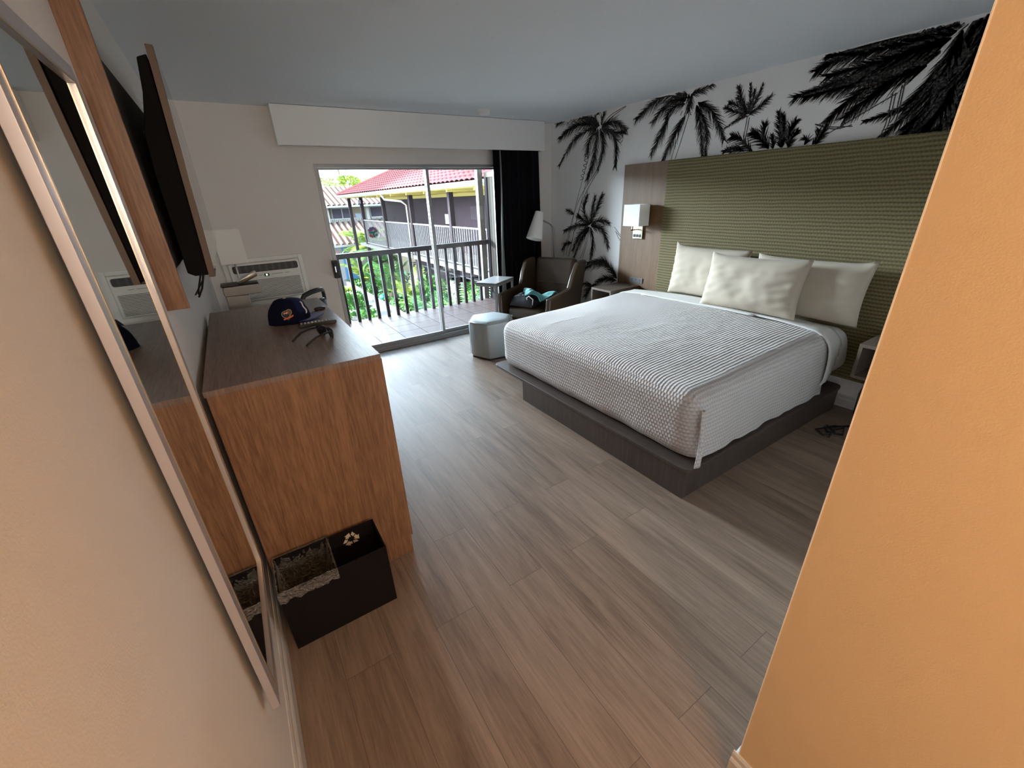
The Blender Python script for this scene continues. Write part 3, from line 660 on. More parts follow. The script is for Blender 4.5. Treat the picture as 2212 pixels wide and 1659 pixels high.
circ = lambda cx, cy, r, n_=14, sx=1: [(cx+r*sx*cos(2*pi*i/n_), cy+r*sin(2*pi*i/n_)) for i in range(n_)]
blob(circ(-.006, .004, .019, sx=1.05), 0, .0016); blob(circ(.007, .012, .0155, sx=.9), 0, .0017)
blob(circ(-.006, .004, .0165, sx=1.05), 1, .0020); blob(circ(.007, .012, .013, sx=.9), 3, .0021)
blob(circ(-.010, .010, .0055), 2, .0024); blob(circ(.000, .011, .0045), 2, .0024); blob(circ(-.004, .009, .003), 4, .0028); blob(circ(-.014, .008, .0022), 4, .0028)
blob([(-.012, -.016), (.0, -.026), (.012, -.014), (.0, -.008)], 3, .0020)
blob([(-.023, -.016), (-.010, -.013), (.010, -.009), (.024, -.004), (.024, -.011), (.010, -.016), (-.010, -.020), (-.022, -.023)], 2, .0026)
em.build('side_emblem', [mat('emblem_border', (.55, .42, .22), .6), mat('emblem_navy', (.03, .03, .06), .8), mat('emblem_orange', (.75, .16, .08), .7), mat('emblem_brown', (.13, .09, .05), .8), mat('emblem_white', (.8, .75, .68), .7)], cp, smooth=True)
MB().grid(lambda u, v: crown(-.62+.05*sin(v*9)+.13*u, .28+.62*v, .003), 3, 14).build('front_logo', mat('logo_white', (.75, .70, .70), .7), cp, smooth=True)

rc = thing('remote_control', 'black remote control lying across the dresser beside the cap', 'remote control', (.503, -2.553, DZ), radians(-6))
MB().prism([(-.085, 0), (.085, 0), (.092, .010), (.088, .019), (-.085, .017), (-.09, .008)], 'y', -.022, .022).build('remote_body', W['black'], rc, bevel=.002)
kb = MB()
for i in range(9):
    for j in range(3): kb.box(-.078+i*.0165, -.068+i*.0165, -.015+j*.011, -.008+j*.011, .0170, .0195)
kb.build('buttons', mat('remote_buttons', (.45, .45, .45), .4), rc)

sg = thing('sunglasses', 'black sunglasses standing open on the dresser', 'sunglasses', (.505, -2.80, DZ), radians(20))
# front faces +x, temples run back towards -x
def lens(sy):
    m_ = MB(); pts = [(-.033, .014), (-.032, -.010), (-.018, -.026), (.006, -.026), (.024, -.010), (.029, .012), (.0, .019)]
    def P(p, o): y_ = sy*(.034-p[0]*1.0); return (.0-.9*y_*y_*3+o, y_, .028+p[1])
    m_.add([P(p, 0) for p in pts]+[P(p, .002) for p in pts], [tuple(range(7)), tuple(range(13, 6, -1))]+[(i, (i+1) % 7, 7+(i+1) % 7, 7+i) for i in range(7)]); return m_, pts, P
for sy in (-1, 1):
    m_, pts, P = lens(sy); o = m_.build('lens', mat('dark_lens', (.02, .025, .04), .08, spec=.8), sg)
    MB().tube([P(p, .001) for p in pts], .0028, 6, closed=True).build('rim', W['black'], o, smooth=True)
    MB().tube([(-.013, sy*.064, .038), (-.05, sy*.068, .037), (-.09, sy*.066, .030), (-.12, sy*.062, .014), (-.138, sy*.060, .003)], [.004, .003, .0032, .0036, .003], 6, flat=1.4).build('temple', W['black'], sg, smooth=True)
MB().tube([(0, -.008, .036), (.003, 0, .039), (0, .008, .036)], .0025, 6).build('bridge', W['black'], sg, smooth=True)

kf = thing('key_fob', 'black key fob with a metal key behind the cap on the dresser', 'keys', (.575, -2.20, DZ), radians(15))
MB().lathe([(.024, .0), (.027, .006), (.024, .014), (.01, .017)], 20).xf(Matrix.Diagonal((1.25, .8, 1, 1))).build('fob_body', W['black'], kf, smooth=True)
MB().box(-.055, -.02, -.034, -.024, 0.001, .004).lathe([(.008, .001), (.008, .004)], 12, c=(-.055, -.029, 0)).build('key', W['chrome'], kf)

# ------------------------------------------------------------------ waste bin with two compartments
t = thing('waste_bin', 'low black two-compartment waste bin in front of the dresser', 'waste bin', (0, 0, 0))
bx0, bx1, by0, by1, bh = .048, .458, -3.425, -3.222, .31
MB().box(bx0, bx1, by0, by0+.006, 0, bh).box(bx0, bx1, by1-.006, by1, 0, bh).box(bx0, bx0+.006, by0+.006, by1-.006, 0, bh).box(bx1-.006, bx1, by0+.006, by1-.006, 0, bh).box(bx0+.006, bx1-.006, by0+.006, by1-.006, 0, .008).build('bin_body', W['bin'], t, bevel=.0015)
bx(.252, .258, by0+.007, by1-.007, .01, bh-.006).build('divider', W['bin'], t)
# recycling mark printed on the inner back wall of the right compartment
rs = MB()
def rot2(p, a): return (p[0]*cos(a)-p[1]*sin(a), p[0]*sin(a)+p[1]*cos(a))
for k in range(3):
    V0 = Vector((cos(pi/2-2*pi*k/3), sin(pi/2-2*pi*k/3))); V1 = Vector((cos(pi/2-2*pi*(k+1)/3), sin(pi/2-2*pi*(k+1)/3)))
    d_ = (V1-V0); n_ = Vector((-d_.y, d_.x)).normalized()
    P_ = lambda t, s: V0+d_*t+n_*s
    for poly in ([P_(.10, .17), P_(.22, -.17), P_(.44, -.17), P_(.40, .17)], [P_(.47, .17), P_(.51, -.17), P_(.66, -.17), P_(.64, -.36), P_(.93, .02), P_(.62, .36), P_(.63, .17)]):
        rs.add([(.352+p.x*.040, by1-.0068, .254+p.y*.040) for p in poly], [tuple(range(len(poly)))])
rs.build('recycling_mark', mat('mark_cream', (.62, .52, .40), .6), t, solid=.0004)
# plastic liner folded over the left compartment
pm = bpy.data.materials.new('clear_plastic'); pm.use_nodes = True; nt = pm.node_tree; nt.nodes.clear()
o_ = N(nt, 'ShaderNodeOutputMaterial'); mx_ = nt.nodes.new('ShaderNodeMixShader'); t_ = N(nt, 'ShaderNodeBsdfTransparent'); gl_ = N(nt, 'ShaderNodeBsdfGlossy'); df_ = N(nt, 'ShaderNodeBsdfDiffuse')
t_.inputs[0].default_value = (.86, .86, .84, 1); gl_.inputs['Roughness'].default_value = .10; df_.inputs[0].default_value = (.65, .62, .58, 1); gl_.inputs[0].default_value = (.9, .9, .9, 1)
m2_ = nt.nodes.new('ShaderNodeMixShader'); m2_.inputs[0].default_value = .35; nt.links.new(gl_.outputs[0], m2_.inputs[1]); nt.links.new(df_.outputs[0], m2_.inputs[2])
lwn = N(nt, 'ShaderNodeLayerWeight'); lwn.inputs[0].default_value = .45
tcn_ = N(nt, 'ShaderNodeTexCoord'); nzn_ = N(nt, 'ShaderNodeTexNoise', Scale=45, Detail=3, Distortion=1.5); bmp_ = N(nt, 'ShaderNodeBump', Strength=1.0, Distance=.012)
nt.links.new(tcn_.outputs['Object'], nzn_.inputs['Vector']); nt.links.new(nzn_.outputs['Fac'], bmp_.inputs['Height']); nt.links.new(bmp_.outputs[0], gl_.inputs['Normal']); nt.links.new(bmp_.outputs[0], lwn.inputs['Normal'])
nt.links.new(lwn.outputs['Facing'], mx_.inputs[0]); nt.links.new(t_.outputs[0], mx_.inputs[1]); nt.links.new(m2_.outputs[0], mx_.inputs[2]); nt.links.new(mx_.outputs[0], o_.inputs[0])
random.seed(8)
per = []
lx0, lx1, ly0, ly1 = bx0-.003, .262, by0-.003, by1+.003
peri = [(lx0+(lx1-lx0)*i/24, ly0) for i in range(24)]+[(lx1, ly0+(ly1-ly0)*i/22) for i in range(22)]+[(lx1-(lx1-lx0)*i/24, ly1) for i in range(24)]+[(lx0, ly1-(ly1-ly0)*i/22) for i in range(22)]
cx_, cy_ = (lx0+lx1)/2, (ly0+ly1)/2
def linerp(u, v):
    i = int(round(u*len(peri))) % len(peri); x_, y_ = peri[i]
    nv = Vector((i*.45, v*6, 1.7)); k1 = noise.noise(nv); k2 = noise.noise(nv*2.3+Vector((9, 3, 1)))
    if v < .3:   # outside cuff
        z = bh-.048*(1-v/.3)*(1+.35*k1); o1 = 1.0+.010*k2; inn = o1
    elif v < .42: z = bh+.004+.006*k1; inn = .985
    else:
        w_ = (v-.42)/.58; z = bh+.002-w_*.20; inn = .955-.30*w_*(1+.5*k1)+.12*k2
    return (cx_+(x_-cx_)*inn, cy_+(y_-cy_)*inn, z+.006*k2)
MB().grid(linerp, len(peri), 26).build('bin_liner', pm, t, smooth=True)

# ------------------------------------------------------------------ air conditioner in the back wall
t = thing('air_conditioner', 'white through-wall air conditioner beside the sliding door', 'air conditioner', (0, 0, 0))
MB().box(.118, .155, -.016, 0, .745, 1.185).box(.772, .808, -.016, 0, .745, 1.185).box(.155, .772, -.016, 0, 1.150, 1.185).box(.155, .772, -.016, 0, .745, .782).build('wall_trim', W['acw'], t, bevel=.003)
bx(.162, .766, -.035, .10, .788, 1.144).build('ac_housing', W['acw'], t, bevel=.006)
o = MB().prism(rrect(.188, .750, 1.056, 1.124, .018), 'y', -.0375, -.03).build('air_outlet', W['acd'], t)
lv = MB()
for i in range(9): lv.box(.235+i*.057, .255+i*.057, -.042, -.0375, 1.062, 1.118)
for k in range(4): lv.box(.20, .742, -.040, -.0375, 1.068+k*.013, 1.071+k*.013)
lv.build('louvres', mat('louvre_grey', (.07, .07, .075), .4), o)
gr = MB()
for k in range(15): gr.prism([(-.040, .800+k*.0122), (-.0352, .800+k*.0122), (-.0352, .807+k*.0122)], 'x', .20, .745)
gr.build('intake_grille', W['acw'], t)
gd = MB()
for k in range(15): gd.box(.20, .745, -.0362, -.0348, .8072+k*.0122, .8115+k*.0122)
gd.build('intake_slots', mat('slot_grey', (.10, .10, .10), .6), t)
o = bx(.437, .481, -.0368, -.035, 1.008, 1.034).build('display', W['acd'], t)
bx(.452, .464, -.0374, -.0366, 1.015, 1.027).build('digits', W['led'], o)
mk_ = mat('mark_grey', (.3, .3, .3), .5)
for x_, w_ in ((.50, .10), (.39, .035), (.62, .04)): bx(x_, x_+w_, -.0362, -.035, 1.021, 1.025).build('control_marking', mk_, t)

# ------------------------------------------------------------------ desk behind the dresser with lamp, coffee maker, chair
t = thing('writing_desk', 'low writing desk in the corner behind the dresser', 'desk', (0, 0, 0))
bx(.02, .52, -1.74, -.16, .725, .75).build('desk_top', W['oak_skylit'], t, bevel=.002)
for (a, b) in ((.04, -1.72), (.04, -.22), (.46, -1.72), (.46, -.22)): bx(a, a+.04, b, b+.04, 0, .725).build('leg', W['alud'], t)
t = thing('desk_lamp', 'desk lamp with a square white shade in the corner by the air conditioner', 'table lamp', (.225, -.60, .75))
sh = MB()
for (a, b, c, e) in ((-.095, .095, -.08, -.078), (-.095, .095, .078, .08), (-.095, -.093, -.078, .078), (.093, .095, -.078, .078)): sh.box(a, b, c, e, .462, .722)
sh.build('lamp_shade', W['shade'], t)
MB().tube([(0, 0, .01), (0, 0, .60)], .008, 10).tube([(-.09, 0, .70), (.09, 0, .70)], .003, 6).tube([(0, 0, .6), (0, 0, .70)], .004, 6).build('lamp_pole', W['alu'], t, smooth=True)
MB().lathe([(.075, 0), (.075, .012), (.07, .018)], 28).build('lamp_base', W['alu'], t, bevel=.002)
t = thing('coffee_maker', 'small silver and black pod coffee maker with its lever raised', 'coffee maker', (.09, -.95, .75))
MB().prism([(.01, .0), (.19, .0), (.19, .02), (.172, .03), (.165, .262), (.01, .268)], 'y', -.06, .06).build('column', W['beigeplastic'], t, bevel=.012, seg=3)
MB().prism(rrect(.005, .262, .262, .335, .022, 4), 'y', -.065, .065).build('brew_head', W['beigeplastic'], t, bevel=.008, seg=3)
MB().box(.0, .115, -.062, .062, .335, .352).box(.115, .25, -.055, .055, .335, .345).build('lid', W['black'], t, bevel=.006)
MB().prism([(.116, .362), (.122, .344), (.150, .346), (.258, .392), (.262, .408), (.250, .424), (.235, .420), (.130, .376)], 'y', -.045, .045).build('lever', W['chrome'], t, bevel=.005)
MB().box(.15, .26, -.055, .055, .0, .02).build('drip_tray', W['black'], t, bevel=.003)
MB().tube([(.05, .06, .03), (.03, .09, .12), (.06, .11, .17), (.10, .12, .12), (.13, .13, .02)], .004, 6).build('power_cord', W['black'], t, smooth=True)

t = thing('desk_chair', 'black swivel chair whose open-loop backrest shows past the far corner of the dresser', 'office chair', (.595, -.655, 0), radians(130))
MB().prism(rrect(-.21, .21, -.21, .21, .06), 'z', .43, .49).build('seat', W['blackm'], t, bevel=.02, seg=3)
MB().tube([(-.235, .0, .47), (-.265, .0, .60), (-.262, 0, .80)], .018, 8, flat=1.8).build('back_post', W['black'], t, smooth=True)
MB().grid(lambda u, v: (-.262+.05*(2*u-1)**2, -.125+.25*u, .62+.235*v), 12, 6).build('backrest', W['black'], t, smooth=True, solid=.02)
MB().tube([(-.262+.05*(a/.125)**2, a, b) for a, b in ((-.125, .84), (-.135, .885), (-.115, .925), (-.06, .945), (0, .950), (.06, .945), (.115, .925), (.135, .885), (.125, .84), (.06, .855), (0, .858), (-.06, .855))], .016, 8, closed=True, flat=1.3).build('back_loop', W['black'], t, smooth=True)
MB().tube([(0, 0, .08), (0, 0, .43)], .025, 12).build('gas_post', W['black'], t, smooth=True)
for k in range(5):
    a = 2*pi*k/5; lg = MB().tube([(0, 0, .10), (.26*cos(a), .26*sin(a), .07)], [.025, .014], 8).build('leg', W['black'], t, smooth=True)
    MB().lathe([(.024, -.012), (.024, .012)], 14).xf(Matrix.Translation((.26*cos(a), .26*sin(a), .025)) @ Matrix.Rotation(pi/2, 4, 'X')).build('caster', W['black'], lg)
# ------------------------------------------------------------------ bed
BX0, BX1 = 2.034, 3.90
t = thing('bed_platform', 'dark brown low platform bed base with an overhanging top', 'bed frame', (0, 0, 0))
MB().prism(rrect(BX0-.0, BX1+.03, -3.752, -1.648, .055, 6), 'z', .176, .200).build('platform_top', W['plat'], t, bevel=.002)
MB().box(2.040, 2.062, -3.733, -2.116, 0, .176).box(2.062, 3.92, -3.733, -3.711, 0, .176).box(2.062, 3.92, -2.138, -2.116, 0, .176).build('platform_base', W['plat'], t, bevel=.001)

def rbox(x0, x1, y0, y1, z0, z1, r, stepm=.045, crown=0.0, bulge=0.0, dz=None, keep=None, post=None, faces='top x0 x1 y0 y1'):
    """surface of a softly rounded block, gridded; returns MB"""
    def R_(p):
        c = Vector((min(max(p.x, x0+r), x1-r), min(max(p.y, y0+r), y1-r), min(max(p.z, z0+r), z1-r)))
        d_ = p-c
        q = c+d_.normalized()*r if d_.length > 1e-9 else p
        ux = (q.x-x0)/(x1-x0)*2-1; uy = (q.y-y0)/(y1-y0)*2-1; uz = (q.z-z0)/(z1-z0)
        q = q.copy()
        q.z += crown*max(0, (1-ux*ux*ux*ux))*(1-abs(uy)**2.6)*max(0, uz)
        b_ = bulge*sin(pi*min(1, max(0, uz)))
        if abs(uy) > .98: q.y += b_*(1 if uy > 0 else -1)
        if abs(ux) > .98: q.x += b_*(1 if ux > 0 else -1)
        return post(q, ux, uy, uz) if post else q
    m_ = MB()
    nx = int((x1-x0)/stepm); ny = int((y1-y0)/stepm); nz = max(5, int((z1-z0)/stepm*1.6))
    def lin(a, b, k, n):
        return a+(b-a)*k
    def face(fn, a, b):
        base = len(m_.v)
        P_ = [[fn(i/a, j/b) for j in range(b+1)] for i in range(a+1)]
        for row in P_:
            for p in row: m_.v.append(tuple(R_(p)))
        for i in range(a):
            for j in range(b):
                c = (P_[i][j]+P_[i+1][j+1])/2
                if keep and not keep(c): continue
                A_ = base+i*(b+1)+j; m_.f.append((A_, A_+b+1, A_+b+2, A_+1)); m_.m.append(0)
    if 'top' in faces: face(lambda u, v: Vector((lin(x0, x1, u, 0), lin(y0, y1, v, 0), z1)), nx, ny)
    if 'x0' in faces: face(lambda u, v: Vector((x0, lin(y1, y0, u, 0), lin(z0, z1, v, 0))), ny, nz)
    if 'x1' in faces: face(lambda u, v: Vector((x1, lin(y0, y1, u, 0), lin(z0, z1, v, 0))), ny, nz)
    if 'y0' in faces: face(lambda u, v: Vector((lin(x0, x1, u, 0), y0, lin(z0, z1, v, 0))), nx, nz)
    if 'y1' in faces: face(lambda u, v: Vector((lin(x1, x0, u, 0), y1, lin(z0, z1, v, 0))), nx, nz)
    if 'bot' in faces: face(lambda u, v: Vector((lin(x0, x1, u, 0), lin(y1, y0, v, 0), z0)), nx, ny)
    return m_
rbox(2.12, 3.895, -3.66, -1.74, .201, .60, .07, crown=.05, faces='top x0 x1 y0 y1 bot').build('mattress', W['sheet'], None, smooth=True, weld=True)
tag(bpy.data.objects['mattress'], 'white-sheeted mattress on the dark platform, seen at its lower edge and by the headboard', 'mattress')
CX = 3.585; random.seed(11)
def cpost(q, ux, uy, uz):
    h_ = max(0, (q.x-2.4)/1.5)
    top_ = max(0, min(1, (q.z-.30)/.28)); low = max(0, (.55-q.z)/.35)
    q.z += .045*h_*top_
    n_ = noise.noise(Vector((q.x*2.1, q.y*2.1, 3.0)))*.008
    wr = noise.noise(Vector((q.x*3.2+q.y*4.1, q.y*2.6-q.x*2.2, 1.0))); wr = (1-abs(wr)*3.2) if abs(wr) < .3 else 0
    n_ += .006*wr*max(0, noise.noise(Vector((q.x*1.5, q.y*1.5, 9)))+.35)
    k_ = max(0, min(1, (q.z-.53)/.09)); q.z += n_*k_*k_*(3-2*k_)
    if uy < -.93: q.y += noise.noise(Vector((q.x*4, 0, q.z*4)))*.020*low-.030*low; q.z += (.010*noise.noise(Vector((q.x*9, 2, 0)))+.004*sin(q.x*31))*low
    if ux < -.93:
        q.x += noise.noise(Vector((q.y*3, 5, q.z*4)))*.012*low+.055*max(0, (.31-q.z)/.11)**2
        q.z += .012*noise.noise(Vector((q.y*4, 7, 0)))*low
    return q
cv = rbox(2.085, 4.4, -3.70, -1.70, .045, .615, .10, stepm=.025, crown=.050, bulge=.0, post=cpost, keep=lambda c: c.x < CX+.03*sin(c.y*5) and c.z > .212, faces='top x0 y0 y1')
cvo = cv.build('coverlet', W['cover'], None, smooth=True, weld=True)
tag(cvo, 'textured pale grey-white coverlet spread over the bed', 'bedspread')
# hanging pleat at the near foot corner
def pleat(u, v):
    z = .206+.33*(1-v)
    return (2.150-.075*u*(.25+.75*v)+.008*sin(v*5), -3.712-.012*sin(u*pi)-.040*v-.012*v*u+.005*sin(v*7), z+.010*u*v)
MB().grid(pleat, 8, 18).build('corner_pleat', W['cover'], cvo, smooth=True, solid=.004)
# flat sheet folded back over the coverlet
def spost(q, ux, uy, uz):
    h_ = max(0, (q.x-2.4)/1.5); q.z += .045*h_*uz
    if uz > .8: q.z += noise.noise(Vector((q.x*5, q.y*2.5, 8.0)))*.010
    k_ = 1-uz
    if uy < -.9: q.y += noise.noise(Vector((q.x*7, 1, q.z*3)))*.030*k_-.030*k_; q.z += .02*noise.noise(Vector((q.x*6, 4, 0)))*k_
    return q
sh_ = rbox(2.080, 4.4, -3.706, -1.694, .235, .624, .10, stepm=.030, crown=.045, bulge=.012, post=spost, keep=lambda c: CX-.045+.012*sin(c.y*3) < c.x < CX+.155-.55*max(0, .55-c.z)*(1 if c.y < -2.5 else 0), faces='top y0 y1')
tag(sh_.build('folded_sheet', W['sheet'], None, smooth=True, weld=True, solid=.008), 'smooth white sheet folded back over the coverlet before the pillows', 'sheet')
bl = rbox(2.09, 3.905, -3.715, -1.69, .33, .612, .09, stepm=.035, crown=.05, bulge=.0, post=spost, keep=lambda c: c.x > CX+.04, faces='top y0 y1')
tag(bl.build('top_sheet', W['sheet'], None, smooth=True, weld=True), 'white top sheet tucked over the head end of the bed under the pillows', 'sheet')

def pillow(name, label, base, w, h, th, lean, yaw, seed, corner=(1, 1)):
    """base = middle of the bottom edge, leans back by lean; w along y, h up"""
    rnd = random.Random(seed)
    def P(u, v, s_):
        a, b = u*2-1, v*2-1
        e = (max(0, 1-abs(a)**3.2)**.55)*(max(0, 1-abs(b)**3.0)**.60)
        pinch = 1-.055*(1-a*a)*0-.0
        yy = a*w/2*(1-.05*(1-abs(b)**2)*(abs(a)**6)*1.0); zz = b*h/2*(1-.045*(1-abs(a)**2)*abs(b)**4)
        cr = corner[0] if a < 0 else corner[1]
        if b > 0: zz += .020*cr*(abs(a)**7)*(b**5)
        n_ = noise.noise(Vector((a*2.3+seed, b*2.0, s_)))*.012+noise.noise(Vector((a*5+seed, b*5, s_*2)))*.006
        wr = .006*sin((a*1.2+b*2.2)*9+seed)*max(0, abs(a)-.45)*2
        xx = s_*(th/2*e)+(n_+wr)*s_*(e**.5)
        return Vector((xx, yy, zz))
    m_ = MB(); m_.grid(lambda u, v: P(u, v, 1), 40, 30); m_.grid(lambda u, v: P(1-u, v, -1), 40, 30)
    o = m_.build(name, W['pillow'], None, smooth=True, weld=True)
    Rm = Matrix.Translation(Vector(base)) @ Matrix.Rotation(yaw, 4, 'Z') @ Matrix.Rotation(lean, 4, 'Y') @ Matrix.Translation((0, 0, h/2))
    o.matrix_world = Rm
    return tag(o, label, 'pillow', 'white pillows on the bed')
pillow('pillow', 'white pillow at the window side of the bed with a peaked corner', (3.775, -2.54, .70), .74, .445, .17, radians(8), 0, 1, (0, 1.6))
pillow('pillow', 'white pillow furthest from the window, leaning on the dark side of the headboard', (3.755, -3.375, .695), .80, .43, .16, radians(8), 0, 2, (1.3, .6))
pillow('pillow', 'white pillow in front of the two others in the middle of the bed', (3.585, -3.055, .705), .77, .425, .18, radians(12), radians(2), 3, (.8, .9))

# ------------------------------------------------------------------ headboard, side panels, sconce, night tables
HX = 3.93
t = thing('headboard', 'olive green upholstered headboard panel behind the bed', 'headboard', (0, 0, 0))
bx(HX-.006, 3.998, -3.90, -1.897, .25, 1.884).build('upholstered_panel', W['green'], t, bevel=.012, seg=3)
t = thing('wall_panel', 'tan wood wall panel between the mural and the green headboard carrying the sconce', 'wall panel', (0, 0, 0))
bx(3.945, 3.998, -1.889, -1.335, .10, 1.884).build('wood_panel', W['tan'], t, bevel=.0015)
o = bx(3.937, 3.945, -1.708, -1.524, .690, .748).build('power_outlet', mat('outlet_grey', (.12, .12, .12), .45), t, bevel=.003)
for k in range(3):
    y_ = -1.56-k*.056; MB().box(3.9355, 3.937, y_-.008, y_-.003, .722, .734).box(3.9355, 3.937, y_+.003, y_+.008, .722, .734).box(3.9355, 3.937, y_-.003, y_+.003, .706, .712).build('socket', W['black'], o)
tag(bx(3.945, 3.998, -4.50, -3.908, .10, 1.884).build('wall_panel', W['tan'], None, bevel=.0015), 'tan wood wall panel on the far side of the green headboard behind the entry corner', 'wall panel')

sc_ = thing('wall_sconce', 'wall lamp with a white box shade and a metal switch plate on the tan panel', 'wall lamp', (3.945, -1.60, 1.16))
sm = MB(); sx0, sx1, sy0, sy1, sz0, sz1 = -.195, -.045, -.155, .055, .140, .345
sm.box(sx0, sx0+.003, sy0, sy1, sz0, sz1).box(sx1-.003, sx1, sy0, sy1, sz0, sz1).box(sx0+.003, sx1-.003, sy0, sy0+.003, sz0, sz1).box(sx0+.003, sx1-.003, sy1-.003, sy1, sz0, sz1)
sm.build('lamp_shade', W['shade'], sc_)
pl_ = bx(-.022, 0, -.062, .068, 0, .30).build('back_plate', W['brass'], sc_, bevel=.003)
MB().box(-.12, -.022, -.006, .006, .09, .102).box(-.12, -.108, -.006, .006, .09, .24).lathe([(.012, .24), (.012, .27)], 12, c=(-.114, 0, 0)).build('arm', W['brass'], sc_)
for y_ in (.045, .008, -.030): bx(-.026, -.022, y_-.013, y_+.013, .018, .045).build('switch', W['black'], pl_)
for y_ in (.045, -.030): bx(-.026, -.022, y_-.010, y_+.010, .050, .058).build('button', W['white'], pl_)

t = thing('nightstand', 'open-front wooden nightstand on the window side of the bed', 'nightstand', (0, 0, 0))
NB = [(3.505, 3.944, -1.90+.0, -1.355)]
def nst(t, x0, x1, y0, y1, z0, z1):
    bx(x0, x1, y0, y1, z1-.022, z1).build('top', W['tan2'], t, bevel=.0015)
    bx(x0+.002, x1, y0, y0+.02, z0, z1-.022).build('side_panel', W['tan2'], t); bx(x0+.002, x1, y1-.02, y1, z0, z1-.022).build('side_panel', W['tan2'], t)
    bx(x0+.002, x1, y0+.02, y1-.02, z0, z0+.02).build('shelf', W['tan2'], t)
    bx(x1-.012, x1, y0+.02, y1-.02, z0+.02, z1-.022).build('back_panel', W['plat'], t)
nst(t, 3.505, 3.944, -1.665, -1.365, .40, .667)
MB().lathe([(.018, .667), (.018, .6695)], 16, c=(3.86, -1.60, 0)).build('cable_grommet', W['black'], t)
t = thing('nightstand', 'open-front wooden nightstand in the dark corner behind the entry wall', 'nightstand', (0, 0, 0))
nst(t, 3.505, 3.944, -4.42, -3.895, .43, .667)

cb = tag(MB().tube([(3.80, -3.98, .42), (3.76, -3.93, .35), (3.72, -3.92, .25), (3.70, -3.93, .10), (3.68, -3.96, .02), (3.62, -3.90, .012), (3.52, -3.84, .012), (3.46, -3.88, .012), (3.50, -3.96, .012), (3.60, -3.93, .018), (3.50, -3.90, .022), (3.40, -3.92, .012)], .007, 8)
   .tube([(3.56, -3.84, .012), (3.48, -3.92, .020), (3.40, -3.88, .012), (3.44, -3.82, .012), (3.56, -3.88, .026), (3.66, -3.94, .012)], .006, 8).build('power_cord', W['black'], None, smooth=True), 'tangled black power cord on the floor under the dark nightstand', 'cord')

# ------------------------------------------------------------------ seating corner
ch = thing('armchair', 'brown leather armchair with winged back in the corner by the window', 'armchair', (3.195, -.800, 0), radians(201))
def shell(u, v):
    return None
# seat base and cushion
MB().prism(rrect(-.30, .315, -.255, .255, .05), 'z', .10, .30).build('seat_base', W['leather'], ch, bevel=.015, seg=3)
rbox(-.27, .325, -.245, .245, .30, .43, .045, stepm=.03, crown=.02, faces='top x0 x1 y0 y1 bot').build('seat_cushion', W['leather'], ch, smooth=True, weld=True)
# back: padded slab leaning
def backm():
    m_ = rbox(-.055, .055, -.275, .275, .0, .58, .04, stepm=.03, faces='top x0 x1 y0 y1 bot')
    m_.xf(Matrix.Translation((-.315, 0, .345)) @ Matrix.Rotation(radians(-11), 4, 'Y')); return m_
backm().build('backrest', W['leather'], ch, smooth=True, weld=True)
MB().tube([(-.3095, -.24, .63), (-.3095, .24, .63)], .006, 6).build('back_seam', W['leather'], ch)
for s_ in (-1, 1):
    # side panel: arm in front sweeping up into the wing
    prof = [(.345, .10), (.355, .40), (.350, .585), (.20, .596), (.02, .610), (-.10, .622), (-.130, .69), (-.165, .77), (-.225, .86), (-.26, .900), (-.43, .912), (-.445, .88), (-.41, .60), (-.36, .10)]
    m_ = MB().prism(prof, 'y', -.030, .030)
    m_.xf(Matrix.Translation((0, s_*.300, 0)) @ Matrix.Rotation(-s_*radians(4), 4, 'X'))
    m_.build('side_wing', W['leather'], ch, bevel=.014, seg=3)
for (a, b) in ((.29, .24), (.29, -.24), (-.30, .24), (-.30, -.24)):
    MB().tube([(a, b, .11), (a*1.05, b*1.05, 0)], [.022, .014], 8).build('leg', W['plat'], ch)

bag = tag(MB().grid(lambda u, v: (lambda a, b: (a*.17*(1-.1*b), b*.12, .004+.125*(max(0, 1-a**4)**.6)*(max(0, 1-b**4)**.6)*(1+.22*noise.noise(Vector((a*2, b*2, 5))))))(u*2-1, v*2-1), 30, 26).build('black_bag', mat('bag_nylon', (.012, .013, .018), .45, bump=.8, bscale=60), None, (3.00, -.80, .447), radians(110), smooth=True, solid=.003), 'black glossy bag lying on the armchair seat', 'bag')
MB().tube([(-.15, .09, .03), (-.17, .10, .10), (-.12, .11, .135), (-.08, .10, .11), (-.10, .09, .04)], .006, 8).build('bag_handle', W['white'], bag, smooth=True)
MB().tube([(-.04, .06, .125), (-.02, .075, .135), (.0, .07, .125), (-.01, .05, .128)], .005, 6, closed=True).tube([(.03, .07, .115), (.05, .085, .125), (.07, .075, .112)], .005, 6).build('bag_buckle', W['chrome'], bag, smooth=True)
def towel(u, v):
    a, b = u*2-1, v*2-1
    z = .115+.030*sin(a*3.1+b*2)+.02*noise.noise(Vector((a*2.5, b*2.5, 2)))-.055*max(0, abs(a)-.6)-.07*max(0, abs(b)-.7)
    return (a*.19*(1-.25*b), b*.115*(1+.2*sin(a*4)), z)
tag(MB().grid(towel, 34, 24).build('towel', W['teal'], None, (3.09, -.885, .475), radians(110), smooth=True, solid=.008), 'crumpled teal cloth lying over the bag on the armchair', 'towel')

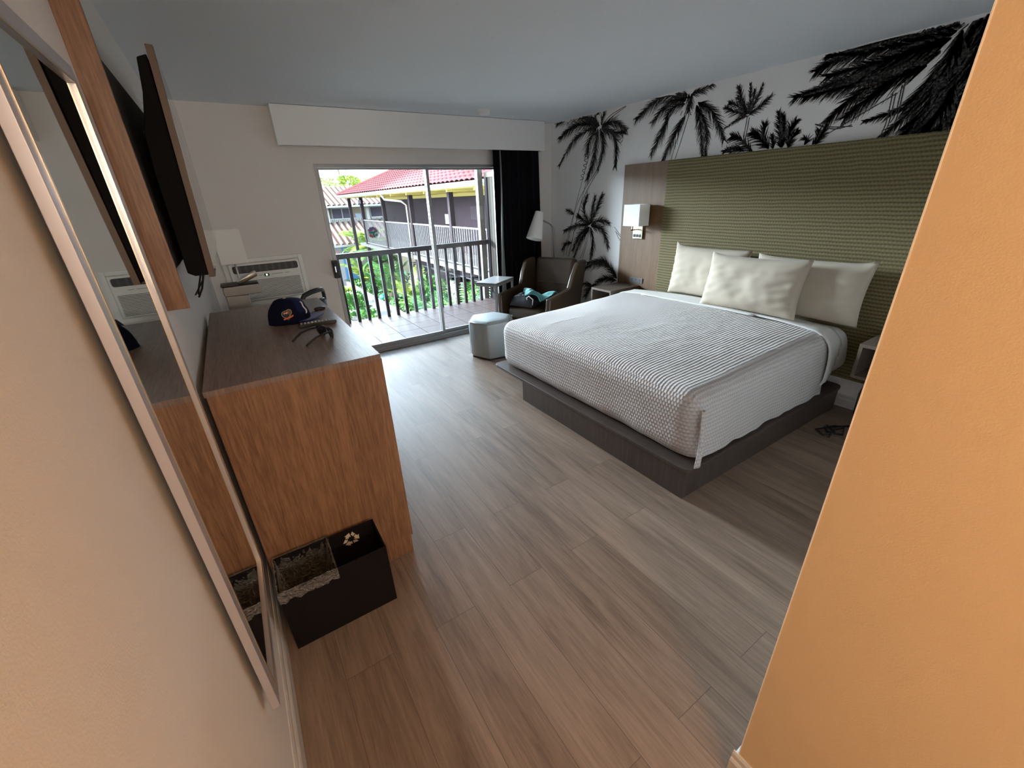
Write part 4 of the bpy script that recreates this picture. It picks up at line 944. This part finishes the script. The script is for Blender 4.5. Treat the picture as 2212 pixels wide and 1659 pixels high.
t = thing('side_table', 'small grey C-shaped side table beside the curtain', 'side table', (2.865, -.335, 0), radians(30))
tm = MB().box(-.232, .232, -.142, .142, .678, .700)
tm.build('table_top', mat('table_laminate', (.17, .165, .16), .4), t, bevel=.002)
MB().box(-.228, .228, -.138, .138, .655, .678).build('top_frame', W['alud'], t)
for s_ in (-1, 1):
    bx(s_*.215-.0125, s_*.215+.0125, -.138, -.113, .0, .655).build('leg', W['alud'], t, bevel=.001)
    bx(s_*.215-.0125, s_*.215+.0125, -.113, .135, .0, .025).build('foot_rail', W['alud'], t, bevel=.001)
bx(-.2025, .2025, -.138, -.113, 0, .025).build('cross_rail', W['alud'], t, bevel=.001)

t = thing('floor_lamp', 'silver floor lamp with a tilted white cone shade behind the armchair', 'floor lamp', (3.80, -.33, 0))
MB().lathe([(.13, 0), (.13, .012), (.12, .020), (.02, .028)], 32).build('lamp_base', W['alud'], t, bevel=.001)
MB().tube([(0, 0, .02), (-.012, 0, .9), (-.018, 0, 1.17), (-.026, -.0, 1.225), (-.05, -.0, 1.265), (-.085, -.005, 1.29), (-.20, -.01, 1.34), (-.25, -.01, 1.36)], .0095, 12).build('lamp_pole', W['alud'], t, smooth=True)
sh = MB(); prof = [(.056, .0), (.094, -.335)]
top = Vector((-.243, 0, 1.437)); bot = Vector((-.350, -.03, 1.128)); ax = (bot-top).normalized()
Rq = Vector((0, 0, -1)).rotation_difference(ax).to_matrix().to_4x4()
sh.lathe([(.050, 0), (.103, -(bot-top).length), (.101, -(bot-top).length), (.048, -.004), (.050, 0)], 40, cap=False)
sh.lathe([(.001, -.001), (.049, -.001)], 40, cap=False)
sh.xf(Matrix.Translation(top) @ Rq)
sh.build('lamp_shade', W['shade'], t, smooth=False)

def hexring(R_, z): return [(R_*cos(a), R_*sin(a), z) for a in [radians(171-60*k) for k in range(6)]]
t = thing('ottoman', 'pale grey six-sided pouf at the foot corner of the bed', 'ottoman', (2.437, -.925, 0))
MB().prism([(p[0], p[1]) for p in hexring(.238, 0)], 'z', 0, .022).build('plinth', W['blackm'], t)
hm = MB(); prof = [(.243, .022), (.258, .05), (.262, .20), (.262, .37), (.256, .405), (.243, .420), (.20, .430), (.12, .436)]
rg = []
for R_, z_ in prof:
    ring = hexring(R_, z_); pts = []
    for k in range(6):
        a, b = Vector(ring[k]), Vector(ring[(k+1) % 6]); pa = Vector(ring[k-1])
        pts += [a+(b-a)*.05 if False else a+(b-a)*.06, a+(b-a)*.35, a+(b-a)*.65, a+(b-a)*.94]
    base = len(hm.v); hm.v += [tuple(p) for p in pts]; rg.append(base)
n_ = 24
for A_, B_ in zip(rg[:-1], rg[1:]):
    for i in range(n_): hm.f.append((A_+i, B_+i, B_+(i+1) % n_, A_+(i+1) % n_)); hm.m.append(0)
hm.f.append(tuple(rg[-1]+i for i in range(n_))[::-1]); hm.m.append(0)
hm.build('cushion', W['vinyl'], t, smooth=True, weld=True)
sm = MB()
top_ = [Vector(p)*1.0 for p in hexring(.259, .408)]
for k in range(6): sm.tube([top_[k], top_[(k+1) % 6]], .0035, 6)
for k in range(6): sm.tube([Vector(hexring(.259, .40)[k]), Vector(hexring(.257, .04)[k])], .002, 6)
sm.build('piping', W['vinyl'], t, smooth=True)
# ------------------------------------------------------------------ balcony
structure(bx(.9, 4.02, .121, 1.70, -.16, -.02).build('floor_balcony', W['tile']))
rl = thing('balcony_railing', 'dark painted balcony railing with flat balusters outside the sliding door', 'railing', (0, 1.62, -.02))
bx(.97, 3.905, -.035, .035, .930, 1.00).build('handrail', W['paint_dark'], rl, bevel=.004)
b0 = bx(-.023, .023, -.020, .020, 0.0, .93).build('baluster', W['paint_dark'], rl, (1.44, 0, 0))
for k in range(1, 16): dup(b0, rl, (1.44+.1515*k, 0, 0))
for k in (1, 2): dup(b0, rl, (1.44-.1515*k, 0, 0))
t = thing('balcony_post', 'beige post at the end of the balcony railing', 'post', (3.86, 1.72, -.16))
bx(-.045, .045, -.045, .045, 0, 2.30).build('post_shaft', mat('post_cream', (0.060, 0.051, 0.041), .7), t)
dv = thing('balcony_divider', 'vertical board screen wall along the right side of the balcony', 'divider', (0, 0, 0))
bx(3.95, 3.99, .125, 1.66, .10, 1.925).build('board_panel', boards('divider_boards', (.075, .064, .054), (.018, .014, .013), .085), dv)
bx(3.935, 3.995, .125, 1.68, 1.925, 1.995).build('top_rail', mat('rail_cream', (0.115, 0.095, 0.062), .7), dv)
bx(3.93, 3.99, 1.60, 1.675, -.02, 1.925).build('end_stile', W['paint_dark'], dv)
tag(bx(3.90, 3.985, .125, 1.55, -.02, .10).build('kick_board', W['paint_dark']), 'dark board under the balcony screen wall', 'board')
bpy.data.objects['kick_board'].parent = dv
for k in ('label', 'category'): del bpy.data.objects['kick_board'][k]
tag(bx(.90, .96, .125, 1.55, -.02, 2.26).build('balcony_screen', W['paint_dark']), 'dark screen wall on the left side of the balcony', 'divider')

structure(bx(-1, 6, .121, 1.78, 2.26, 2.44).build('ceiling_balcony', W['white']))
# ------------------------------------------------------------------ courtyard
G = -2.80
structure(bx(-14, 30, 1.9, 60, G-.1, G).build('ground', mat('courtyard_paving', (0.210, 0.190, 0.175), .85, var=.12, vscale=1.2)))
structure(bx(5.55, 7.2, 3.0, 24, G, G+.14).build('ground_planter', mat('planter_soil', (0.050, 0.035, 0.025), .95, var=.6, vscale=9, bump=1, bscale=25)))
cbm = mat('planter_curb', (0.150, 0.135, 0.125), .8, var=.1)
kb = MB()
kb.box(5.40, 5.56, 3.0, 24, G, G+.24)
tag(kb.build('planter_curb', cbm), 'long low concrete curb edging the courtyard planter', 'curb')
for i, y_ in enumerate((13.9, 18.6)):
    tag(bx(5.56, 7.0, y_, y_+.14, G, G+.24).build('planter_step', cbm), ('concrete cross curb in the planter nearer the balcony', 'concrete cross curb in the planter towards the far building')[i], 'curb', 'cross curbs of the planter')

# ---- building A, walkway building on the right
WB = W['wallA'] = boards('purple_boards', (.022, .014, .018), (.010, .006, .008), .12, .75)
PB = mat('brown_post', (.016, .011, .013), .8, spec=.1)
RW = mat('rail_light', (.10, .095, .10), .7, spec=.2)
YS = mat('soffit_yellow', (.30, .23, .05), .7)
bA = thing('walkway_building', 'two-storey building with dark boards, walkway railing and red tiled roof across the courtyard', 'building', (0, 0, 0))
bx(7.3, 7.5, 2.6, 18.1, -.2, 2.2).build('upper_wall', WB, bA)
bx(7.5, 13, 17.9, 18.1, G, 2.0).build('end_wall', WB, bA)
bx(5.70, 7.3, 2.6, 17.6, -.30, -.18).build('walkway_floor', mat('walkway_edge', (0.063, 0.059, 0.056), .8), bA)
bx(7.3, 7.5, 2.6, 18.1, G, -.30).build('lower_wall', mat('lower_cream', (0.275, 0.235, 0.140), .8), bA)
bx(6.85, 6.95, 2.6, 13.6, G, -.90).box(6.80, 7.0, 2.6, 13.6, -.90, -.86).box(6.85, 6.95, 5.5, 8.2, -.9, -.4).box(6.85, 6.95, 13.3, 13.7, -.9, -.4) if False else None
MB().box(6.85, 6.95, 2.6, 13.6, G, -.90).box(6.85, 7.3, 11.4, 12.6, G, -.38).box(6.85, 7.3, 8.2, 9.7, G, -.38).build('patio_wall', WB, bA)
bx(6.80, 7.0, 2.6, 13.6, -.90, -.86).build('patio_wall_cap', RW, bA)
for i, y_ in enumerate((3.9, 7.0, 10.2, 13.33, 16.6)):
    bx(5.75, 5.89, y_-.07, y_+.07, G, 1.86).build('post', PB, bA)
bx(5.72, 5.86, 18.68, 18.80, G, 1.9).build('post', PB, bA)

rA = MB().box(5.775, 5.825, 2.6, 16.6, .865, .905).box(5.78, 5.82, 2.6, 16.6, -.135, -.10).build('walkway_railing', RW, bA)
blm = bx(-.012, .012, -.011, .011, -.10, .865).build('baluster', RW, rA, (5.80, 3.0, 0))
for k in range(1, 98):
    y_ = 3.0+.14*k
    if min(abs(y_-q) for q in (3.9, 7.0, 10.2, 13.33, 16.6)) < .08 or y_ > 16.5: continue
    dup(blm, rA, (5.80, y_, 0))
# second run of rail around the far end
MB().box(5.8, 7.3, 16.56, 16.60, .865, .905).box(5.8, 7.3, 16.56, 16.60, -.135, -.10).build('end_railing', RW, bA)
# roof with barrel tiles
TR = mat('red_tile', (.115, .040, .040), .95, spec=.05, var=.25, vscale=2.5)
sl = .42
def roofA(u, v):
    x = 5.28+6.4*v
    yend = 18.75-(x-5.28)*.95
    y = 2.3+(yend-2.3)*u
    yy = 2.3+(18.75-2.3)*u
    cr = (v*26) % 1.0
    return (x, y, 1.985+sl*(x-5.28)+.040*abs(cos(pi*y/.27))+.034*(1-cr))
rm = MB()
NV = 26*4
xs = []
for k in range(26):
    for a in (0, .35, .7, .90): xs.append((k+a)/26)
xs.append(1.0)
lip_shade = mat('tile_lip_shade', (.040, .010, .010), .95, spec=.05)  # shadow under each tile course, painted dark red on its lip
NU = 720
for xv in xs:
    for i in range(NU+1): rm.v.append(roofA(i/NU, xv))
for j in range(len(xs)-1):
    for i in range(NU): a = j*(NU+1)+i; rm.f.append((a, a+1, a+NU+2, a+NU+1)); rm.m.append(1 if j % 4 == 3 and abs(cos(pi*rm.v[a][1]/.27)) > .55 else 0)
rm.build('tile_roof', [TR, lip_shade], bA, smooth=False)
# hip side of the roof facing away, ridge cap, roof underside
def roofH(u, v):
    x = 5.28+6.4*u; y = 18.75-6.08*v*0
    return None
MB().add([(5.28, 18.75, 1.98), (18, 18.75, 1.98), (18, 12.7, 4.67), (11.68, 12.67, 4.67)], [(0, 1, 2, 3)]).build('hip_slope', TR, bA, solid=.03)
MB().tube([(5.28, 18.75, 2.02), (11.68, 12.67, 4.72)], .09, 8).build('ridge_tiles', TR, bA, smooth=True)
bx(5.36, 7.5, 2.3, 18.7, 1.86, 1.90).build('soffit', YS, bA)
st = MB()
for y_ in (3.2, 4.75, 6.3, 7.9, 9.4, 11, 12.6, 14.2): st.box(5.4, 7.3, y_-.03, y_+.03, 1.80, 1.86)
st.box(7.22, 7.3, 2.3, 18.0, 1.70, 1.86)
st.build('soffit_beams', YS, bA)
GT = mat('gutter_cream', (0.115, 0.105, 0.088), .5)
MB().box(5.24, 5.30, 2.3, 18.78, 1.88, 2.0).box(5.19, 5.24, 2.3, 18.78, 1.92, 1.995).build('gutter', GT, bA)
MB().tube([(5.25, 11.6, 1.88), (5.30, 11.4, 1.70), (5.6, 10.5, 1.62), (5.70, 10.32, 1.5), (5.70, 10.32, -.3)], .035, 8).build('downpipe', GT, bA, smooth=True)
bx(5.70, 5.88, 7.22, 7.5, .79, 1.12) if False else None
bx(7.24, 7.30, 10.13, 10.60, .785, 1.125).build('wall_notice', mat('notice_white', (0.225, 0.234, 0.240), .6), bA)
MB().box(5.62, 5.74, 16.35, 16.55, 1.60, 1.74).build('flood_light', mat('light_grey', (.18, .18, .2), .5), bA)
bx(6.86, 6.88, 12.9, 13.15, -.8, -.45).build('ground_sign', GT, bA)
# interior patio chairs glimpsed: low white box beyond the wall
t = thing('utility_cabinet', 'pale utility box standing at the dark patio wall among the plants', 'cabinet', (6.55, 8.75, G+.14))
bx(-.15, .15, -.35, .35, 0, 1.55).build('cabinet_body', mat('cab_pale', (.5, .5, .47), .6), t, bevel=.01); bx(-.17, .17, -.37, .37, 1.55, 1.60).build('cabinet_lid', mat('cab_pale2', (.5, .5, .47), .6), t, bevel=.01)

# ---- building B at the far side
CB = mat('cream_stucco', (0.174, 0.146, 0.095), .85)
WBm = mat('white_trim', (0.186, 0.180, 0.168), .7)
bB = thing('far_building', 'cream two-storey building with striped tile roofs at the end of the courtyard', 'building', (0, 0, 0))
bx(2.5, 16, 24.5, 24.8, .45, 1.6).build('upper_wall', CB, bB)
bx(2.5, 16, 22.0, 22.3, G, -.5).build('lower_wall', mat('pale_stucco', (0.217, 0.210, 0.203), .85), bB)
TB = mat('pale_tile', (.15, .11, .09), .75, var=.2, vscale=1.5)
PAN_SHADE = mat('tile_valley_shade', (.075, .035, .025), .9, spec=.05)  # shade between the tile rolls, painted as brown valley stripes
def corr(x0, x1, y0, z0, y1, z1, per, name, amp=.085):
    n_ = int((x1-x0)/per*8); m_ = MB()
    for j in range(2):
        for i in range(n_+1):
            x = x0+(x1-x0)*i/n_; c = cos(2*pi*x/per)
            z = amp*(max(c, -.2)+.2) if c > -.2 else -.02*0
            m_.v.append((x, y0 if j == 0 else y1, (z0 if j == 0 else z1)+z))
    for i in range(n_): m_.f.append((i, i+1, n_+2+i, n_+1+i)); m_.m.append(1 if cos(2*pi*(x0+(x1-x0)*(i+.5)/n_)/per) < -.45 else 0)
    return m_.build(name, [TB, PAN_SHADE], bB)
corr(2.4, 16, 23.6, 1.52, 27.2, 2.66, .30, 'upper_roof')
corr(2.4, 16, 21.2, -.52, 24.1, .60, .33, 'lower_roof')
gm = MB(); gm.box(2.4, 16, 23.5, 23.62, 1.42, 1.53).box(2.4, 16, 21.12, 21.2, -.62, -.52); gm.build('gutter', WBm, bB)
bx(2.4, 16, 23.62, 24.5, 1.46, 1.50).build('soffit', WBm, bB)
DG = mat('far_window_dark', (.05, .045, .06), .15)
f_ = MB().box(5.93, 6.0, 24.40, 24.5, .78, 1.40).box(6.55, 6.61, 24.40, 24.5, .78, 1.40).box(7.12, 7.18, 24.40, 24.5, .78, 1.40).box(6.0, 7.12, 24.40, 24.5, 1.34, 1.40).build('window', WBm, bB)
bx(6.0, 7.12, 24.44, 24.5, .78, 1.34).build('window_pane', DG, f_)
f_ = MB().box(8.3, 8.36, 24.40, 24.5, .78, 1.40).box(9.4, 9.46, 24.40, 24.5, .78, 1.40).box(8.36, 9.4, 24.40, 24.5, 1.34, 1.40).build('window', WBm, bB)
bx(8.36, 9.4, 24.44, 24.5, .78, 1.34).build('window_pane', DG, f_)
bx(7.38, 7.72, 24.38, 24.5, .80, 1.03).build('wall_unit', mat('pale_blue_box', (0.175, 0.225, 0.275), .6), bB)
for x_ in (5.55, 7.95): bx(x_, x_+.17, 23.9, 24.05, .58, 1.46).build('post', WBm, bB)
fr_ = MB().box(5.7, 7.9, 23.95, 24.0, .76, .80).build('balcony_rail', WBm, bB)
bq = bx(-.022, .022, -.015, .015, .60, .76).build('baluster', WBm, fr_, (5.8, 23.975, 0))
for k in range(1, 20): dup(bq, fr_, (5.8+.108*k, 23.975, 0))
fr_ = MB().box(8.2, 10.2, 23.95, 24.0, .76, .80).build('balcony_rail', WBm, bB)
for k in range(0, 14): dup(bq, fr_, (8.28+.108*k, 23.975, 0))
bx(5.2, 5.5, 24.0, 24.45, .58, 1.45).build('dark_panel', PB, bB)
bx(5.62, 6.5, 21.94, 22.0, G, -.73).build('door', mat('blue_door', (0.050, 0.130, 0.250), .5), bB)
bx(5.30, 5.42, 21.96, 22.0, -.98, -.90).build('wall_sign', mat('sign_red', (.5, .12, .12), .6), bB)

# ------------------------------------------------------------------ plants
def leafmat(name, c1, c2):
    m = bpy.data.materials.new(name); m.use_nodes = True; nt = m.node_tree; b = nt.nodes['Principled BSDF']
    tc = N(nt, 'ShaderNodeTexCoord'); n = N(nt, 'ShaderNodeTexNoise', Scale=3.5, Detail=3); r = N(nt, 'ShaderNodeValToRGB')
    r.color_ramp.elements[0].position = .35; r.color_ramp.elements[1].position = .65
    r.color_ramp.elements[0].color = (*c1, 1); r.color_ramp.elements[1].color = (*c2, 1)
    nt.links.new(tc.outputs['Object'], n.inputs[0]); nt.links.new(n.outputs['Fac'], r.inputs[0]); nt.links.new(r.outputs[0], b.inputs['Base Color'])
    b.inputs['Roughness'].default_value = .5; b.inputs['Subsurface Weight'].default_value = 0
    return m
LG = leafmat('leaf_green', (.025, .10, .02), (.09, .22, .04)); LY = leafmat('leaf_yellow_green', (.09, .19, .02), (.30, .33, .035)); LB = leafmat('leaf_blue_green', (.025, .10, .05), (.07, .19, .09))
LP = leafmat('leaf_pale', (.20, .26, .09), (.48, .50, .22)); TK = mat('palm_trunk', (.16, .11, .07), .9, var=.3, bump=1, bscale=30)
def frond(m_, o, az, el, L_, leaf, rnd, n=26, droop=.9, mi=0, wdt=.022):
    p = Vector(o); pts = [p.copy()]; e = el; st = L_/10
    for i in range(10):
        p = p+Vector((cos(az)*cos(e), sin(az)*cos(e), sin(e)))*st; pts.append(p.copy()); e -= droop/10*(.4+i*.13)
    m_.tube(pts, [.014*(1-i/11)+.003 for i in range(11)], 4, m=1)
    side = Vector((-sin(az), cos(az), 0))
    for k in range(n):
        f = (k+1)/(n+1); x_ = f*10; i = min(int(x_), 9); q = pts[i].lerp(pts[i+1], x_-i); d_ = (pts[i+1]-pts[i]).normalized()
        ll = leaf*(sin(pi*(f*.82+.12))**.7)*rnd.uniform(.85, 1.1)
        for s_ in (-1, 1):
            v_ = (side*s_*.8+d_*.62+Vector((0, 0, .12-rnd.uniform(.05, .35)))).normalized()
            a = q; b = q+v_*ll*.55; c = q+v_*ll+Vector((0, 0, -ll*.18)); w_ = d_*wdt*.5
            m_.add([a-w_*.5, a+w_*.5, b+w_, c, b-w_], [(0, 1, 2, 3, 4)], mi)
def palm(name, label, loc, nf, L_, leaf, el0, el1, m, trunk=0, seed=0, droop=.9, n=26, wdt=.022, az0=None, group=None, cat='palm plant'):
    rnd = random.Random(seed); t = thing(name, label, cat, loc, 0, group)
    m_ = MB()
    for k in range(nf):
        az = (2*pi*k/nf*1.0+rnd.uniform(-.2, .2)) if az0 is None else rnd.uniform(*az0)
        frond(m_, (0, 0, trunk), az, rnd.uniform(el0, el1), L_*rnd.uniform(.75, 1.1), leaf, rnd, n=n, droop=droop*rnd.uniform(.7, 1.3), wdt=wdt)
    m_.build('fronds', [m, LG], t)
    if trunk > 0: MB().tube([(0, 0, 0), (.03, .02, trunk*.5), (0, 0, trunk+.05)], [.10, .085, .07], 10).build('trunk', TK, t, smooth=True)
    return t
def bush(name, label, loc, R_, hgt, nl, leaf, m, seed, shape=1.0, group=None, cat='shrub', width=.25):
    rnd = random.Random(seed); m_ = MB()
    for k in range(nl):
        a = rnd.uniform(0, 2*pi); r_ = R_*rnd.random()**.5; z_ = hgt*rnd.random()**.8
        r_ *= (1-(z_/hgt)**2*.6)
        p = Vector((r_*cos(a), r_*sin(a), z_)); d_ = Vector((cos(a)*.8+rnd.uniform(-.5, .5), sin(a)*.8+rnd.uniform(-.5, .5), rnd.uniform(.1, 1.0)*shape)).normalized()
        s_ = d_.cross(Vector((rnd.uniform(-1, 1), rnd.uniform(-1, 1), .3))).normalized()*leaf*width; e_ = p+d_*leaf
        m_.add([p, p+d_*leaf*.5+s_, e_-Vector((0, 0, leaf*.15)), p+d_*leaf*.5-s_], [(0, 1, 2, 3)])
    o = m_.build(name, m, None, loc); return tag(o, label, cat, group)
PZ = G+.14
palm('cycad', 'yellow-green cycad in the planter furthest along beside the path', (6.25, 19.6, PZ), 18, 1.9, .42, .5, 1.35, LY, seed=1, n=30, wdt=.05, trunk=.25)
palm('cycad', 'tall cycad with upright green fronds in the middle of the planter', (6.15, 15.3, PZ), 16, 1.75, .40, .75, 1.45, LG, seed=2, n=30, wdt=.05, trunk=.25, droop=.6)
palm('cycad', 'cycad with yellow tips nearer the balcony in the planter', (6.15, 12.2, PZ), 16, 1.65, .38, .6, 1.4, LY, seed=3, n=30, wdt=.045, trunk=.2, droop=.8)
palm('cycad', 'small blue-green cycad between the two larger ones', (6.45, 17.4, PZ), 14, 1.2, .30, .3, 1.2, LB, seed=4, n=26, wdt=.04)
palm('cycad', 'bright green cycad with arching fronds close to the pale box', (6.1, 10.3, PZ), 14, 1.6, .34, .5, 1.3, LG, seed=9, n=28, wdt=.045)
palm('fan_palm', 'feathery palm rising at the near end of the walkway', (5.9, 7.2, PZ), 24, 2.5, .42, .7, 1.5, LG, seed=5, n=44, wdt=.028, droop=.9)
palm('fan_palm', 'feathery blue-green palm below the balcony railing', (5.2, 5.9, G), 22, 2.3, .40, .7, 1.45, LB, seed=6, n=44, wdt=.028, droop=1.0)
palm('fan_palm', 'feathery palm in the corner beside the beige balcony post', (5.3, 4.6, G), 22, 2.7, .42, .9, 1.5, LG, seed=7, n=44, wdt=.028, droop=.8)
palm('fan_palm', 'low feathery palm below the right end of the balcony', (4.6, 4.0, G), 20, 2.1, .38, .6, 1.4, LB, seed=17, n=40, wdt=.028, droop=1.0)
palm('palm_tree', 'yellow palm behind the corner post of the walkway building', (6.9, 20.6, PZ), 20, 2.0, .5, .2, 1.3, LY, seed=8, n=34, wdt=.05, trunk=1.9, droop=1.4, cat='palm tree')
palm('palm_tree', 'green palm below the end of the walkway railing', (7.1, 18.3, G), 20, 2.0, .5, .0, 1.1, LG, seed=18, n=34, wdt=.05, trunk=1.5, droop=1.3, cat='palm tree')
bush('leafy_shrub', 'bright green shrub at the foot of the balcony', (3.95, 13.2, G), .55, 1.0, 420, .26, LG, 21, group=None)
bush('leafy_shrub', 'small spiky green shrub further along the left of the path', (4.35, 15.9, G), .35, .7, 160, .28, LY, 22)
bush('leafy_shrub', 'low green shrub beside the bright shrub under the balcony', (4.25, 12.3, G), .35, .45, 160, .2, LG, 23)
bush('leafy_shrub', 'blue-green shrub at the far end of the planter', (5.9, 22.9, PZ), .75, 1.2, 520, .22, LB, 24)
bush('leafy_shrub', 'dark broad-leaved shrub against the patio wall beyond the tallest cycad', (6.5, 13.6, PZ), .5, 1.3, 240, .32, LB, 25)
bush('leafy_shrub', 'broad-leaved plant against the patio wall beside the pale box', (6.5, 11.2, PZ), .45, 1.45, 260, .34, LG, 26)
def cover_(name, label, x0, x1, y0, y1, n, leaf, m, seed, z0=PZ):
    rnd = random.Random(seed); m_ = MB()
    for k in range(n):
        p = Vector((rnd.uniform(x0, x1), rnd.uniform(y0, y1), z0+rnd.uniform(0, .06))); a = rnd.uniform(0, 2*pi)
        d_ = Vector((cos(a)*.7, sin(a)*.7, rnd.uniform(.2, 1))).normalized(); s_ = d_.cross(Vector((0, 0, 1))).normalized()*leaf*.22
        m_.add([p, p+d_*leaf*.5+s_, p+d_*leaf, p+d_*leaf*.5-s_], [(0, 1, 2, 3)])
    return tag(m_.build(name, m), label, 'plants', kind='stuff')
cover_('ground_cover_leaves', 'low leafy ground cover and small plants filling the planter bed', 5.6, 7.0, 3.2, 23.5, 5200, .17, LG, 31)
rb = random.Random(4)
st_ = MB()
for k in range(420):
    x_, y_, r_ = rb.uniform(5.58, 6.9), rb.uniform(10.5, 17), rb.uniform(.03, .07)
    st_.lathe([(r_*.6, 0), (r_, r_*.4), (r_*.7, r_*.9)], 6, c=(x_, y_, PZ-.01))
tag(st_.build('gravel', mat('stones', (.34, .28, .25), .9, var=.3)), 'loose stones scattered between the planter plants', 'gravel', kind='stuff')
t = thing('plant_pot', 'small teal ceramic pot standing in the planter', 'plant pot', (5.72, 15.3, PZ))
MB().lathe([(.07, 0), (.13, .05), (.155, .14), (.13, .21), (.09, .235), (.10, .26), (.08, .262), (.075, .22)], 24).build('pot_body', mat('teal_glaze', (.05, .30, .28), .25), t, smooth=True)
# trees beyond the far roof
palm('palm_tree', 'slender distant palm rising above the far roof against the white sky', (9.9, 38, G), 16, 1.9, .6, -.3, 1.3, LP, seed=41, n=24, wdt=.08, trunk=8.4, droop=1.5, cat='palm tree')
for i, (x_, y_, R_, h_, z_, lb) in enumerate(((7.6, 33, 1.3, 1.1, 2.3, 'pale round treetop above the left end of the far roof'), (9.6, 34, 1.2, 1.3, 2.3, 'green rounded treetop above the middle of the far roof'), (11.2, 35, 1.4, 1.1, 2.3, 'pale yellow treetop beside the red roof'), (8.7, 36, 1.2, 1.0, 2.3, 'thin pale treetop between two rounded ones'))):
    t = thing('tree', lb, 'tree', (x_, y_, G))
    o = bush('foliage', '', (0, 0, z_-G), R_, h_, 520, .30, (LP, LY, LP, LP)[i], 50+i)
    for k in ('label', 'category'): del o[k]
    o.parent = t
    MB().tube([(0, 0, 0), (.1, 0, z_-G+.4)], [.16, .10], 8).build('trunk', TK, t, smooth=True)
palm('slim_tree', 'thin dark conifer tip beside the red roof', (11.6, 33, G), 30, .5, .12, .6, 1.4, LG, seed=61, n=8, wdt=.05, trunk=5.6, cat='tree')
